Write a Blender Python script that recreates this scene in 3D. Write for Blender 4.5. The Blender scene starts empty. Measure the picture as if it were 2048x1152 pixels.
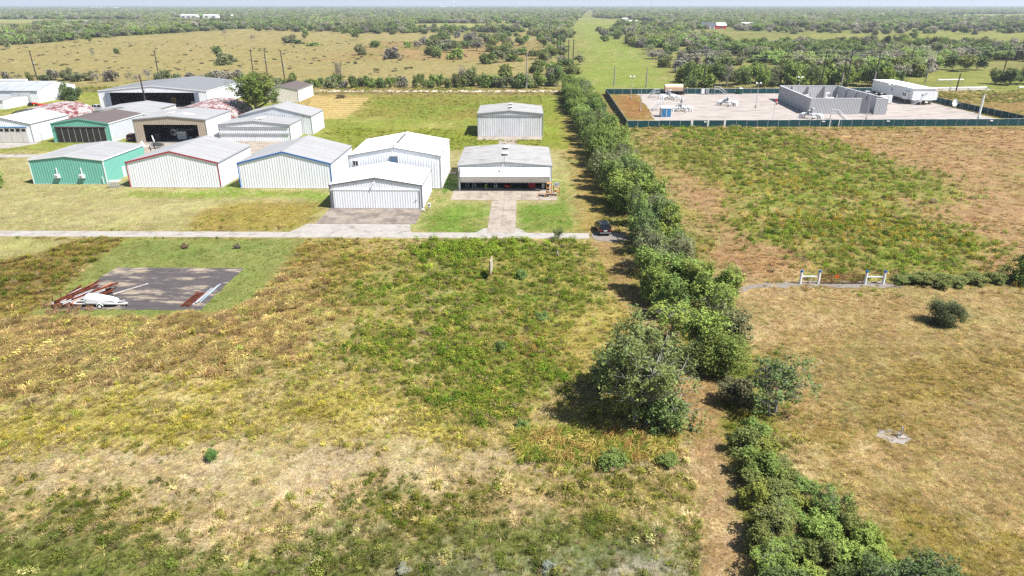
import bpy, math, random
import numpy as np
from mathutils import Vector

# ------------------------------------------------------------------ camera, sky, sun, exposure
scene = bpy.context.scene
COL = scene.collection
rng = np.random.default_rng(7)
random.seed(7)

CAM_H, FPX, CX, CY = 33.0, 1365.0, 1024.0, 576.0          # photo pixels (2048 x 1152)
PITCH = math.atan((CY - 9.5) / FPX)
YAW = math.atan(21.0 * math.cos(PITCH) / FPX)              # camera heading, left of the hangars' depth axis

cam_d = bpy.data.cameras.new('camera')
cam_d.sensor_width = 36.0
cam_d.lens = 36.0 * FPX / 2048.0
cam_d.clip_start = 0.5
cam_d.clip_end = 60000.0
cam = bpy.data.objects.new('camera', cam_d)
COL.objects.link(cam)
cam.location = (0, 0, CAM_H)
cam.rotation_euler = (math.pi / 2 - PITCH, 0, YAW)
scene.camera = cam

TO_SUN = Vector((0.52, -0.23, 0.824)).normalized()
SUN_EL = math.asin(TO_SUN.z)
world = bpy.data.worlds.new('World')
scene.world = world
world.use_nodes = True
wn = world.node_tree
sky = wn.nodes.new('ShaderNodeTexSky')
sky.sky_type = 'NISHITA'
sky.sun_disc = False
sky.sun_elevation = SUN_EL
sky.sun_rotation = math.atan2(TO_SUN.x, TO_SUN.y)
sky.altitude = 0
sky.air_density = 1.0
sky.dust_density = 0.6
sky.ozone_density = 1.0
bg = wn.nodes['Background']
bg.inputs['Strength'].default_value = 0.066
wn.links.new(sky.outputs[0], bg.inputs['Color'])

sun_d = bpy.data.lights.new('sun', 'SUN')
sun_d.energy = 5.0
sun_d.angle = math.radians(0.53)
sun_d.color = (1.0, 0.972, 0.93)
sun = bpy.data.objects.new('sun', sun_d)
COL.objects.link(sun)
sun.rotation_euler = (-TO_SUN).to_track_quat('-Z', 'Y').to_euler()

vs = scene.view_settings
vs.view_transform = 'Standard'
vs.look = 'None'
vs.exposure = 0.97
vs.gamma = 1.0
vs.use_curve_mapping = False
cy = scene.cycles
cy.max_bounces = 6
cy.diffuse_bounces = 3
cy.glossy_bounces = 2
cy.transmission_bounces = 3
cy.transparent_max_bounces = 8
cy.volume_bounces = 0
cy.caustics_reflective = False
cy.caustics_refractive = False
scene.render.filter_size = 0.95
cy.use_denoising = False

# ------------------------------------------------------------------ pixel -> place on the ground
_c, _s, _cy, _sy = math.cos(PITCH), math.sin(PITCH), math.cos(YAW), math.sin(YAW)
def G(px, py, z=0.0):
    u, v = (px - CX) / FPX, -(py - CY) / FPX
    x, y, w = u, _c + v * _s, -_s + v * _c
    X, Y = x * _cy - y * _sy, x * _sy + y * _cy
    t = (z - CAM_H) / w
    return X * t, Y * t
def proj(x, y, z):
    X, Y, Z = x * _cy + y * _sy, -x * _sy + y * _cy, z - CAM_H
    d = Y * _c - Z * _s
    return CX + FPX * X / d, CY - FPX * (Y * _s + Z * _c) / d
def poly_px(pts):
    return np.array([G(*p) for p in pts])

# ------------------------------------------------------------------ helpers: objects
def link(o, parent=None):
    COL.objects.link(o)
    if parent is not None:
        o.parent = parent
    return o
def tag(o, label=None, cat=None, group=None, kind=None):
    if label: o['label'] = label
    if cat: o['category'] = cat
    if group: o['group'] = group
    if kind: o['kind'] = kind
    return o
def thing(name, label, cat, loc=(0, 0, 0), rz=0.0, group=None, scale=None):
    o = bpy.data.objects.new(name, None)
    o.empty_display_size = 0.3
    link(o)
    o.location = loc
    o.rotation_euler = (0, 0, rz)
    if scale: o.scale = scale
    return tag(o, label, cat, group)
def copy_tree(o, parent=None):
    c = o.copy()
    COL.objects.link(c)
    c.parent = parent
    for ch in list(o.children):
        copy_tree(ch, c)
    return c
ORD = ['first','second','third','fourth','fifth','sixth','seventh','eighth','ninth','tenth','eleventh','twelfth','thirteenth',
       'fourteenth','fifteenth','sixteenth','seventeenth','eighteenth','nineteenth','twentieth']
def nth(i):
    if i < 20: return ORD[i]
    n = i + 1
    s = 'th' if 10 <= n % 100 <= 20 else {1:'st',2:'nd',3:'rd'}.get(n % 10, 'th')
    return '%d%s' % (n, s)

class MB:
    """collects shapes; build() links them as one mesh object"""
    def __init__(self, org=(0, 0, 0)):
        self.v, self.f, self.o = [], [], org
    def _add(self, vs_, fs_):
        n = len(self.v)
        self.v += [tuple(p) for p in vs_]
        self.f += [tuple(i + n for i in f) for f in fs_]
        return self
    def poly(self, pts):
        return self._add(pts, [tuple(range(len(pts)))])
    def hexa(self, p):                                   # 8 points: bottom 4, top 4
        return self._add(p, [(3,2,1,0),(4,5,6,7),(0,1,5,4),(1,2,6,5),(2,3,7,6),(3,0,4,7)])
    def box(self, x0, x1, y0, y1, z0, z1):
        return self.hexa([(x0,y0,z0),(x1,y0,z0),(x1,y1,z0),(x0,y1,z0),(x0,y0,z1),(x1,y0,z1),(x1,y1,z1),(x0,y1,z1)])
    def bar(self, a, b, w, h=None):                      # square bar from a to b
        h = h or w
        a, b = Vector(a), Vector(b)
        d = (b - a).normalized()
        up = Vector((0,0,1)) if abs(d.z) < .95 else Vector((0,1,0))
        s = d.cross(up).normalized(); t = s.cross(d).normalized()
        q = []
        for p in (a, b):
            q += [p - s*w/2 - t*h/2, p + s*w/2 - t*h/2, p + s*w/2 + t*h/2, p - s*w/2 + t*h/2]
        return self._add(q, [(0,1,2,3),(7,6,5,4),(0,4,5,1),(1,5,6,2),(2,6,7,3),(3,7,4,0)])
    def tube(self, path, r, seg=8, cap=True):
        path = [Vector(p) for p in path]
        rs = r if isinstance(r, (list, tuple)) else [r] * len(path)
        n0 = len(self.v); prev = None
        for i, p in enumerate(path):
            d = (path[min(i+1, len(path)-1)] - path[max(i-1, 0)]).normalized()
            if prev is None:
                up = Vector((0,0,1)) if abs(d.z) < .9 else Vector((0,1,0))
                s = d.cross(up).normalized()
            else:
                s = (prev - d * prev.dot(d)).normalized()
            prev = s
            t = s.cross(d)
            for k in range(seg):
                a = 2*math.pi*k/seg
                self.v.append(tuple(p + (s*math.cos(a) + t*math.sin(a)) * rs[i]))
        for i in range(len(path)-1):
            for k in range(seg):
                a, b = n0+i*seg+k, n0+i*seg+(k+1) % seg
                self.f.append((a, b, b+seg, a+seg))
        if cap:
            self.f.append(tuple(n0+k for k in range(seg))[::-1])
            e = n0+(len(path)-1)*seg
            self.f.append(tuple(e+k for k in range(seg)))
        return self
    def cyl(self, x, y, z0, z1, r, seg=10, r2=None):
        return self.tube([(x,y,z0),(x,y,z1)], [r, r if r2 is None else r2], seg)
    def loft(self, sections, closed=True):               # each section a ring of points, same count
        n0, m = len(self.v), len(sections[0])
        for s in sections: self.v += [tuple(p) for p in s]
        for i in range(len(sections)-1):
            for k in range(m):
                a, b = n0+i*m+k, n0+i*m+(k+1) % m
                self.f.append((a, b, b+m, a+m))
        if closed:
            self.f.append(tuple(n0+k for k in range(m))[::-1])
            e = n0+(len(sections)-1)*m
            self.f.append(tuple(e+k for k in range(m)))
        return self
    def prism(self, pts, z0, z1):
        n = len(pts)
        return self._add([(p[0],p[1],z0) for p in pts]+[(p[0],p[1],z1) for p in pts],
                         [tuple(range(n))[::-1], tuple(range(n, 2*n))]+[(i,(i+1)%n,n+(i+1)%n,n+i) for i in range(n)])
    def mesh(self, name, mat, smooth=False):
        me = bpy.data.meshes.new(name)
        ox, oy, oz = self.o
        me.from_pydata([(x-ox, y-oy, z-oz) for x, y, z in self.v], [], self.f)
        if mat: me.materials.append(mat)
        if smooth:
            me.polygons.foreach_set('use_smooth', [True]*len(me.polygons))
        me.update()
        return me
    def build(self, name, mat, parent=None, smooth=False, label=None):
        o = bpy.data.objects.new(name, self.mesh(name, mat, smooth))
        link(o, parent)
        if label: o['label'] = label
        return o
def part(name, mat, root, fn, world=True, smooth=False, label=None, parent=None):
    """one part of a thing; fn draws into an MB in world (or local) coordinates"""
    mb = MB(tuple(root.location) if world else (0, 0, 0))
    fn(mb)
    return mb.build(name, mat, parent or root, smooth, label)

# ------------------------------------------------------------------ helpers: materials
def lin(c):
    c = np.asarray(c, float) / 255.0
    return np.where(c <= .04045, c/12.92, ((c+.055)/1.055)**2.4)
def A(r, g, b, k=0.46):                                   # seen sRGB colour -> base colour
    c = lin((r, g, b)); l = c @ np.array([.21, .72, .07])
    return tuple(np.clip((l + (c - l) * 1.05) * k, .004, .85))
MATS = {}
def mat(name, col, rough=.7, metal=0.0, var=.12, scale=1.2, bump=0.0, bscale=8.0, col2=None, mix=.5, stretch=(1,1,1), spec=.3, soft=.08):
    """procedural material: base colour varied by noise, optional second colour in patches, optional bump"""
    if name in MATS: return MATS[name]
    m = bpy.data.materials.new(name)
    m.use_nodes = True
    nt = m.node_tree; N, L = nt.nodes, nt.links
    b = N['Principled BSDF']
    b.inputs['Roughness'].default_value = rough
    b.inputs['Metallic'].default_value = metal
    b.inputs['Specular IOR Level'].default_value = spec
    tc = N.new('ShaderNodeTexCoord'); mp = N.new('ShaderNodeMapping')
    mp.inputs['Scale'].default_value = stretch
    L.new(tc.outputs['Object'], mp.inputs['Vector'])
    n1 = N.new('ShaderNodeTexNoise'); n1.inputs['Scale'].default_value = scale; n1.inputs['Detail'].default_value = 6
    n1.inputs['Roughness'].default_value = .65
    L.new(mp.outputs[0], n1.inputs['Vector'])
    mr = N.new('ShaderNodeMapRange')
    mr.inputs['From Min'].default_value = .3; mr.inputs['From Max'].default_value = .7
    mr.inputs['To Min'].default_value = 1-var; mr.inputs['To Max'].default_value = 1+var
    L.new(n1.outputs['Fac'], mr.inputs['Value'])
    src = None
    if col2 is not None:
        n2 = N.new('ShaderNodeTexNoise'); n2.inputs['Scale'].default_value = scale*.8; n2.inputs['Detail'].default_value = 8
        n2.inputs['Roughness'].default_value = .7
        n2.noise_dimensions = '4D'; n2.inputs['W'].default_value = 3.3
        L.new(mp.outputs[0], n2.inputs['Vector'])
        r2 = N.new('ShaderNodeMapRange')
        r2.inputs['From Min'].default_value = 1-mix-soft; r2.inputs['From Max'].default_value = 1-mix+soft
        L.new(n2.outputs['Fac'], r2.inputs['Value'])
        mx = N.new('ShaderNodeMix'); mx.data_type = 'RGBA'
        mx.inputs['A'].default_value = (*col, 1); mx.inputs['B'].default_value = (*col2, 1)
        L.new(r2.outputs[0], mx.inputs['Factor'])
        src = mx.outputs['Result']
    mul = N.new('ShaderNodeVectorMath'); mul.operation = 'SCALE'
    if src: L.new(src, mul.inputs[0])
    else: mul.inputs[0].default_value = col
    L.new(mr.outputs[0], mul.inputs['Scale'])
    L.new(mul.outputs[0], b.inputs['Base Color'])
    if bump:
        n3 = N.new('ShaderNodeTexNoise'); n3.inputs['Scale'].default_value = bscale; n3.inputs['Detail'].default_value = 4
        L.new(mp.outputs[0], n3.inputs['Vector'])
        bp = N.new('ShaderNodeBump'); bp.inputs['Strength'].default_value = bump; bp.inputs['Distance'].default_value = .1
        L.new(n3.outputs['Fac'], bp.inputs['Height'])
        L.new(bp.outputs[0], b.inputs['Normal'])
    MATS[name] = m
    return m
def leaf_mat(name, source, trans=.3, rough=.55):
    """foliage: tint from the object's colour or the instance's tint, varied leaf by leaf"""
    m = bpy.data.materials.new(name); m.use_nodes = True
    nt = m.node_tree; N, L = nt.nodes, nt.links
    N.remove(N['Principled BSDF'])
    out = N['Material Output']
    if source == 'object':
        a = N.new('ShaderNodeObjectInfo'); tint = a.outputs['Color']
    else:
        a = N.new('ShaderNodeAttribute'); a.attribute_type = 'INSTANCER'; a.attribute_name = 'tint'; tint = a.outputs['Color']
    lv = N.new('ShaderNodeAttribute'); lv.attribute_name = 'lv'
    hs = N.new('ShaderNodeHueSaturation')
    mh = N.new('ShaderNodeMapRange'); mh.inputs['To Min'].default_value = .475; mh.inputs['To Max'].default_value = .525
    L.new(lv.outputs['Fac'], mh.inputs['Value']); L.new(mh.outputs[0], hs.inputs['Hue'])
    mv = N.new('ShaderNodeMapRange'); mv.inputs['To Min'].default_value = .6; mv.inputs['To Max'].default_value = 1.4
    L.new(lv.outputs['Fac'], mv.inputs['Value']); L.new(mv.outputs[0], hs.inputs['Value'])
    L.new(tint, hs.inputs['Color'])
    d = N.new('ShaderNodeBsdfPrincipled'); d.inputs['Roughness'].default_value = rough; d.inputs['Specular IOR Level'].default_value = .1
    t = N.new('ShaderNodeBsdfTranslucent')
    L.new(hs.outputs[0], d.inputs['Base Color']); L.new(hs.outputs[0], t.inputs['Color'])
    mx = N.new('ShaderNodeMixShader'); mx.inputs[0].default_value = trans
    L.new(d.outputs[0], mx.inputs[1]); L.new(t.outputs[0], mx.inputs[2]); L.new(mx.outputs[0], out.inputs['Surface'])
    return m

# ------------------------------------------------------------------ the ground: cover regions, colours, one sheet to the horizon
def _hash(ix, iy, s):
    n = (ix.astype(np.int64) * 374761393 + iy.astype(np.int64) * 668265263 + s * 974634211) & 0xffffffff
    n = ((n ^ (n >> 13)) * 1274126177) & 0xffffffff
    return ((n ^ (n >> 16)) & 0xffff) / 65535.0
def vnoise(x, y, s=0):
    ix, iy = np.floor(x), np.floor(y)
    fx, fy = x - ix, y - iy
    fx, fy = fx*fx*(3-2*fx), fy*fy*(3-2*fy)
    a, b = _hash(ix, iy, s), _hash(ix+1, iy, s)
    c, d = _hash(ix, iy+1, s), _hash(ix+1, iy+1, s)
    return (a*(1-fx)+b*fx)*(1-fy) + (c*(1-fx)+d*fx)*fy
def fbm(x, y, s=0, o=4):
    t, amp, tot = 0, 1.0, 0
    for k in range(o):
        t = t + amp*vnoise(x*2**k + 17.3*k, y*2**k - 9.1*k, s+k); tot += amp; amp *= .55
    return t/tot
def inside(P, x, y):
    r = np.zeros(x.shape, bool)
    n = len(P)
    for i in range(n):
        x0, y0 = P[i]; x1, y1 = P[(i+1) % n]
        if y0 == y1: continue
        c = ((y0 > y) != (y1 > y)) & (x < (x1-x0)*(y-y0)/(y1-y0) + x0)
        r ^= c
    return r
STRAW, TAN, BROWN, RUST = (214,188,142), (198,166,122), (160,126,84), (176,124,84)
OLIVE, GREEN, DEEP, LIME = (160,150,74), (120,138,58), (88,110,44), (150,168,64)
GOLD, PALE, GREYG, SOIL = (206,180,66), (220,200,166), (120,134,92), (196,182,168)
REG = []
def reg(pts, pal, sc=6.0, warp=3.0, h=.35, dens=3.0, mix=(1,1,1,0), px=True, var=.25):
    """a stretch of ground cover: outline, palette along a noise, tuft height, tufts per m2, mix of (grass, mat, weed, cane)"""
    P = poly_px(pts) if px else np.array(pts, float)
    REG.append(dict(P=P, pal=np.array([A(*c) for c in pal]), sc=sc, warp=warp, h=h, dens=dens, mix=np.array(mix, float), var=var))
BIG = 40000
# whole place: far fields and scrub
reg([(-BIG,-900),(BIG,-900),(BIG,BIG),(-BIG,BIG)], [OLIVE,STRAW,(172,156,96),GREEN,OLIVE], sc=14, h=.35, dens=2.2, mix=(1,1,1,0), px=False)
reg([(-BIG,310),(BIG,310),(BIG,BIG),(-BIG,BIG)], [(150,150,84),(170,160,100),(128,140,72)], sc=60, warp=6, h=0, dens=0, px=False)
# tan pasture beyond the far road, left of the pole line
reg([(-900,178),(1130,178),(1075,55),(1000,78),(820,60),(560,56),(420,62),(250,72),(60,88),(-900,130)],
    [(188,170,114),(176,164,104),(164,156,92),(196,178,128),(172,152,102)], sc=14, warp=6, h=.3, dens=.0)
reg([(640,120),(1090,120),(1080,80),(760,84)], [(190,160,112),(178,148,100),(150,150,80)], sc=20, warp=8, h=.3, dens=0)
reg([(-600,46),(330,45),(250,39),(-600,38.5)], [(172,180,110),(182,178,116)], sc=60, warp=10, h=0, dens=0)
reg([(-400,60),(150,59),(60,50),(-400,52)], [(176,168,104),(190,178,120)], sc=60, warp=10, h=0, dens=0)
reg([(800,62),(1050,60),(1040,47),(820,47)], [(178,180,104),(190,180,116)], sc=60, warp=10, h=0, dens=0)
# green pipeline strip, right of the pole line
reg([(1150,185),(1390,185),(1318,130),(1240,75),(1212,48),(1190,48),(1190,36),(1155,36),(1140,60),(1165,110)],
    [(150,170,74),(168,172,92),(132,158,62),(192,176,118)], sc=16, warp=3, h=.2, dens=.0)
reg([(1155,48),(1330,52),(1330,44),(1165,36)], [(178,176,100),(160,168,90)], sc=60, warp=8, h=0, dens=0)
reg([(1480,118),(2700,110),(2700,66),(1800,62),(1640,68),(1480,80)], [(164,166,92),(150,156,80),(176,168,104)], sc=40, warp=10, h=0, dens=0)
reg([(1700,38),(2900,38),(2900,28.5),(1950,29)], [(172,176,108)], sc=60, warp=6, h=0, dens=0)
reg([(1800,185),(2800,185),(2800,150),(1880,140),(1800,160)], [(150,160,78),(168,164,92),(136,150,66)], sc=20, warp=4, h=.3, dens=.0)
# between the hangars and the far road
reg([(-700,310),(1110,310),(1110,184),(-700,184)], [(170,172,84),(150,164,70),(186,176,104)], sc=12, warp=1, h=.12, dens=.5, mix=(2,1,0,0))
reg([(640,255),(1120,262),(1130,300),(700,300)], [(158,164,70),(140,154,58),(172,166,82)], sc=8, warp=2, h=.28, dens=1.2, mix=(2,0,1,0))
reg([(700,236),(1100,240),(1100,193),(760,190)], [(160,166,76),(132,154,62),(176,160,86),(150,142,70)], sc=9, warp=3, h=.2, dens=.8, mix=(2,0,1,0))
reg([(590,238),(690,236),(745,193),(595,186)], [(212,188,126),(204,178,112),(190,160,96)], sc=7, warp=.6, h=.06, dens=.4, mix=(0,1,0,0))
reg([(590,189),(1110,190),(1110,182),(590,182)], [(176,160,104),(160,140,90)], sc=8, warp=.8, h=.25, dens=1, mix=(2,1,0,0))
# lawn round the front hangars and the taxiway
reg([(-900,462),(1165,466),(1135,330),(1110,300),(900,300),(-900,308)], [(202,190,136),(190,182,118),(210,196,148),(170,172,102),(198,182,126)], sc=5, warp=.8, h=.07, dens=1.2, mix=(2,1,0,0))
reg([(255,382),(655,384),(650,408),(610,396),(255,392)], [(140,170,66),(160,172,78)], sc=5, warp=1.2, h=.1, dens=2, mix=(2,0,0,0))
reg([(440,372),(480,360),(480,380),(440,382)], [(128,164,56)], sc=5, warp=.5, h=.1, dens=2, mix=(2,0,0,0))
reg([(350,460),(620,462),(645,420),(640,405),(450,405),(380,440)], [(176,160,84),(190,168,96),(152,152,70),(196,164,100)], sc=4, warp=1.4, h=.16, dens=2.5, mix=(2,1,0,0))
reg([(835,462),(980,464),(985,408),(895,408),(890,385),(870,385),(845,420)], [(138,166,70),(120,152,60),(170,174,92),(188,180,120)], sc=4, warp=.6, h=.09, dens=2.5, mix=(2,0,0,0))
reg([(1036,464),(1150,466),(1130,385),(1118,340),(1108,340),(1112,408),(1034,408)], [(138,166,70),(120,150,60),(172,174,96)], sc=4, warp=.6, h=.09, dens=2.5, mix=(2,0,0,0))
reg([(860,385),(918,382),(918,340),(890,345)], [(100,140,50)], sc=4, warp=.3, h=.1, dens=2, mix=(2,0,0,0))
reg([(1090,300),(1165,300),(1135,230),(1122,190),(1088,190)], [(160,170,70),(144,162,62),(176,168,86)], sc=5, warp=1, h=.1, dens=1.5, mix=(2,0,0,0))
# worn strip along the hedgerow, north of the car
reg([(1145,462),(1215,468),(1180,330),(1140,215),(1125,215),(1140,330),(1152,400)], [(196,166,104),(180,150,90),(168,156,88)], sc=4, warp=.8, h=.08, dens=1.2, mix=(1,1,0,0))
# south of the taxiway: wild field in the middle
reg([(560,477),(1215,478),(1260,560),(1300,700),(1380,860),(1420,1300),(-800,1300),(-800,700),(460,640)],
    [(212,190,134),(186,172,96),(154,154,74),(202,182,122),(218,196,150),(172,164,86)], sc=4, warp=2, h=.34, dens=4, mix=(1.2,1,1,0))
reg([(640,484),(780,492),(760,560),(640,640),(540,600),(590,500)], [(192,160,108),(172,152,84),(148,144,66),(196,168,118)], sc=3.5, warp=2.5, h=.42, dens=4, mix=(1,1,1.5,.1))
reg([(720,500),(1150,496),(1215,600),(1180,690),(1120,790),(930,830),(820,800),(720,700),(700,600)],
    [(192,172,108),(156,154,74),(126,144,58),(112,134,52),(146,150,66),(190,172,110)], sc=3.6, warp=4, h=.45, dens=5, mix=(1,.6,1.7,0))
reg([(880,480),(1060,480),(1010,505),(850,520)], [(134,152,62),(150,160,70),(120,140,54)], sc=2.5, warp=1.2, h=.7, dens=6, mix=(0,0,3,0))
reg([(1120,640),(1240,600),(1270,690),(1190,770),(1110,780)], [(204,186,116),(192,174,100),(168,160,82)], sc=3, warp=1.8, h=.3, dens=4, mix=(2,1,.4,0))
reg([(1020,680),(1110,680),(1100,710),(1030,715)], [(196,150,92),(180,140,84)], sc=2, warp=.8, h=.3, dens=3, mix=(1,1,0,0))
reg([(-400,742),(300,735),(560,760),(640,880),(-400,905)], [(212,194,124),(196,180,92),(168,158,72),(208,188,130),(216,194,146)], sc=4, warp=3, h=.36, dens=4, mix=(2,1,.6,0))
reg([(560,760),(900,800),(1000,880),(620,890)], [(208,190,120),(186,172,86),(216,194,144)], sc=4, warp=3, h=.34, dens=4, mix=(2,1,1,0))
reg([(-400,905),(640,880),(1180,890),(1400,905),(1400,965),(900,985),(400,985),(-400,990)],
    [(226,206,172),(218,196,156),(198,180,130),(214,196,146)], sc=3.5, warp=1.6, h=.2, dens=4, mix=(.6,2.4,.15,0))
reg([(1020,960),(1400,955),(1420,1080),(1030,1085)], [(218,194,148),(204,180,128),(154,148,74),(120,126,52),(200,176,124)], sc=3.0, warp=2.5, h=.38, dens=5, mix=(.7,.7,1.8,.1))
reg([(-400,990),(480,985),(1010,985),(1030,1085),(500,1100),(-400,1095)], [(222,200,160),(216,192,148),(204,180,130),(140,136,62),(100,108,42)], sc=3.2, warp=2.5, h=.34, dens=5, mix=(.8,.7,1.8,0))
reg([(-500,1085),(500,1095),(900,1075),(1400,1085),(1400,1500),(-500,1500)], [(196,184,144),(156,150,90),(122,128,66),(108,118,56),(146,146,84)], sc=2.4, warp=2.4, h=.42, dens=5, mix=(2.2,.3,.6,0))
reg([(830,1130),(1340,1100),(1350,1200),(830,1200)], [(188,178,156),(142,142,96),(120,130,82)], sc=1.6, warp=1.2, h=.14, dens=3, mix=(2,.3,.3,0))
for _t in ([(838,520),(852,520),(832,640),(842,770),(822,770),(812,640)], [(895,520),(905,520),(884,640),(880,760),(866,760),(870,640)], [(300,940),(760,926),(1150,918),(1150,924),(760,934),(300,950)], [(300,972),(800,958),(1150,946),(1150,951),(800,966),(300,982)], [(985,880),(1000,880),(1010,1080),(990,1080)]):
    reg(_t, [(220,198,152),(206,184,132),(190,172,112)], sc=2, warp=.8, h=.14, dens=3, mix=(.4,2,0,0))
# brown tall grass behind and left of the pad, mown ring round the pad
reg([(-600,790),(-600,640),(0,640),(330,640),(470,600),(580,560),(640,600),(560,680),(480,730),(240,742),(0,800)],
    [(190,158,112),(206,182,122),(172,138,98),(184,172,96),(160,124,92),(208,190,130)], sc=3.0, warp=3, h=.8, dens=5, mix=(1.2,.1,.4,2))
reg([(140,480),(262,480),(95,590),(40,650),(-300,700),(-300,560)], [(176,160,88),(140,136,62),(168,132,86),(110,118,50)], sc=4, warp=1.2, h=.45, dens=4, mix=(1.4,.3,1.2,.3))
reg([(-900,478),(160,478),(60,515),(-300,560),(-900,560)], [(188,184,116),(198,188,128),(172,174,100)], sc=6, warp=.8, h=.06, dens=1, mix=(2,1,0,0))
reg([(255,478),(610,478),(590,520),(545,575),(470,622),(300,638),(45,640),(118,588),(215,505)], [(160,164,92),(142,156,80),(172,170,104),(128,148,72)], sc=4, warp=.5, h=.08, dens=2, mix=(2,1,0,0))
# track along the hedge
reg([(1375,900),(1452,860),(1470,960),(1500,1100),(1520,1300),(1400,1300),(1400,1100),(1385,980)], [(206,174,128),(190,154,108),(214,186,144),(170,142,92)], sc=2.2, warp=.7, h=.07, dens=2, mix=(1,2,0,0))
reg([(1375,900),(1452,860),(1440,760),(1390,700),(1330,640),(1270,560),(1225,480),(1185,480),(1215,560),(1260,640),(1340,760)],
    [(200,168,120),(184,150,104),(170,150,90)], sc=2.5, warp=.9, h=.1, dens=2.5, mix=(1,2,.3,0))
# right: dry lower field and the upper field with its green middle
reg([(1300,258),(3200,250),(3200,560),(1480,572),(1400,480),(1310,330)], [(206,170,128),(194,156,114),(178,140,98),(208,180,132),(164,150,86)], sc=5, warp=2, h=.28, dens=2, mix=(1,1.4,.5,0))
reg([(1370,262),(1560,262),(1700,290),(1850,345),(1890,430),(1965,490),(1940,560),(1780,575),(1560,545),(1500,450),(1420,350),(1300,300)],
    [(200,170,122),(166,160,84),(134,154,60),(118,144,52),(156,158,72),(200,172,118)], sc=5, warp=6, h=.5, dens=2.2, mix=(.8,.6,1.7,0))
reg([(1310,300),(1420,300),(1400,360),(1330,350)], [(160,154,82),(136,146,64),(190,164,110)], sc=4, warp=5, h=.45, dens=2.2, mix=(.5,.5,2,0))
reg([(1480,470),(1600,500),(1620,560),(1500,565),(1420,500)], [(200,164,120),(182,146,102),(206,174,130)], sc=4, warp=2, h=.3, dens=3, mix=(1,2,.1,0))
reg([(1440,573),(3600,560),(3600,1500),(1980,1500),(1900,1130),(1700,1000),(1560,850),(1600,740),(1490,690),(1430,620)],
    [(220,194,146),(200,170,120),(170,138,90),(208,180,128),(160,148,84),(190,174,120)], sc=3.5, warp=1.2, h=.14, dens=4.5, mix=(.7,2.6,.05,0))
reg([(1600,850),(1760,780),(1990,690),(2300,660),(2300,720),(1990,760),(1800,850),(1640,900)], [(186,158,98),(156,140,72),(200,172,118)], sc=2.6, warp=2.2, h=.22, dens=4.5, mix=(1.6,1.6,.2,0))
reg([(1780,980),(1900,1010),(2100,1100),(2100,1200),(1950,1150),(1800,1050)], [(176,154,88),(150,136,66),(202,174,124)], sc=2.2, warp=1.6, h=.2, dens=4.5, mix=(1.6,1.6,.2,0))
# red-brown grass inside the works fence
reg([(1216,192),(1276,189),(1287,205),(1300,219),(1309,241),(1256,241),(1235,215)], [(178,124,82),(168,112,72),(160,146,74)], sc=5, warp=1, h=.1, dens=.8, mix=(1,1,0,0))
reg([(1880,200),(2600,215),(2600,240),(2050,236)], [(186,150,104),(170,140,86),(150,156,76)], sc=8, warp=1, h=.2, dens=.6, mix=(1,1,0,0))

def cover(x, y):
    """region index and colour of the ground at points"""
    x, y = np.asarray(x, float), np.asarray(y, float)
    d = np.hypot(x, y)
    k = 1 + d/250.0
    w1, w2 = fbm(x/5/k, y/5/k, 11, 5)-.5, fbm(x/5/k, y/5/k, 23, 5)-.5
    rid = np.zeros(x.shape, int)
    for i, r in enumerate(REG):
        P = r['P']; wa = r['warp']*4*np.maximum(1, k/2)
        lo, hi = P.min(0)-wa.max(), P.max(0)+wa.max()
        m = (x > lo[0]) & (x < hi[0]) & (y > lo[1]) & (y < hi[1])
        if not m.any(): continue
        idx = np.nonzero(m)[0]
        ins = inside(P, x[idx]+w1[idx]*wa[idx], y[idx]+w2[idx]*wa[idx])
        rid[idx[ins]] = i
    col = np.zeros((len(x), 3))
    for i, r in enumerate(REG):
        m = rid == i
        if not m.any(): continue
        n = .58*fbm(x[m]/r['sc'], y[m]/r['sc'], 31+i, 5)+.42*fbm(x[m]/(r['sc']*.2), y[m]/(r['sc']*.2), 131+i, 3)
        t = np.clip((n-.5)*3.7+.5, 0, .999)*(len(r['pal'])-1)
        a = t.astype(int); f = (t-a)[:, None]
        b = np.minimum(a+1, len(r['pal'])-1)
        c = r['pal'][a]*(1-f)+r['pal'][b]*f
        n2 = fbm(x[m]/(r['sc']*.22), y[m]/(r['sc']*.22), 77+i, 3)-.5
        col[m] = c*(1+n2*.7)[:, None]
    return rid, np.clip(col, .01, .8)

ys = [-900, -300, -80, -20, 4, 10]
y = 14.0
while y < 30000:
    ys.append(y)
    y += max(.3, y*.0095) if y < 420 else y*.03
ys = np.array(ys)
us = np.linspace(-1, 1, 440)
GX = us[None, :]*(np.abs(ys)*.95+22)[:, None]
GY = np.repeat(ys[:, None], len(us), 1)
gx, gy = GX.ravel(), GY.ravel()
gcol = 0
_jr = np.random.default_rng(4)
for _k in range(4):                                       # averaged over small shifts: soft borders between covers
    _sp = np.clip(np.hypot(gx, gy)/90, .5, 40)
    gcol = gcol+cover(gx+_jr.normal(0, 1, len(gx))*_sp, gy+_jr.normal(0, 1, len(gx))*_sp)[1]/4
nr, nc = GX.shape
me = bpy.data.meshes.new('ground')
me.vertices.add(nr*nc)
co = np.zeros((nr*nc, 3)); co[:, 0], co[:, 1] = gx, gy
me.vertices.foreach_set('co', co.ravel())
i = np.arange((nr-1)*(nc-1)); a = (i//(nc-1))*nc+i % (nc-1)
quads = np.stack([a, a+1, a+nc+1, a+nc], 1).astype(np.int32)
me.loops.add(quads.size); me.loops.foreach_set('vertex_index', quads.ravel())
me.polygons.add(len(quads)); me.polygons.foreach_set('loop_start', np.arange(0, quads.size, 4, dtype=np.int32))
at = me.attributes.new('gcol', 'FLOAT_COLOR', 'POINT')
rgba = np.ones((nr*nc, 4)); rgba[:, :3] = gcol
at.data.foreach_set('color', rgba.ravel())
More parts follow.
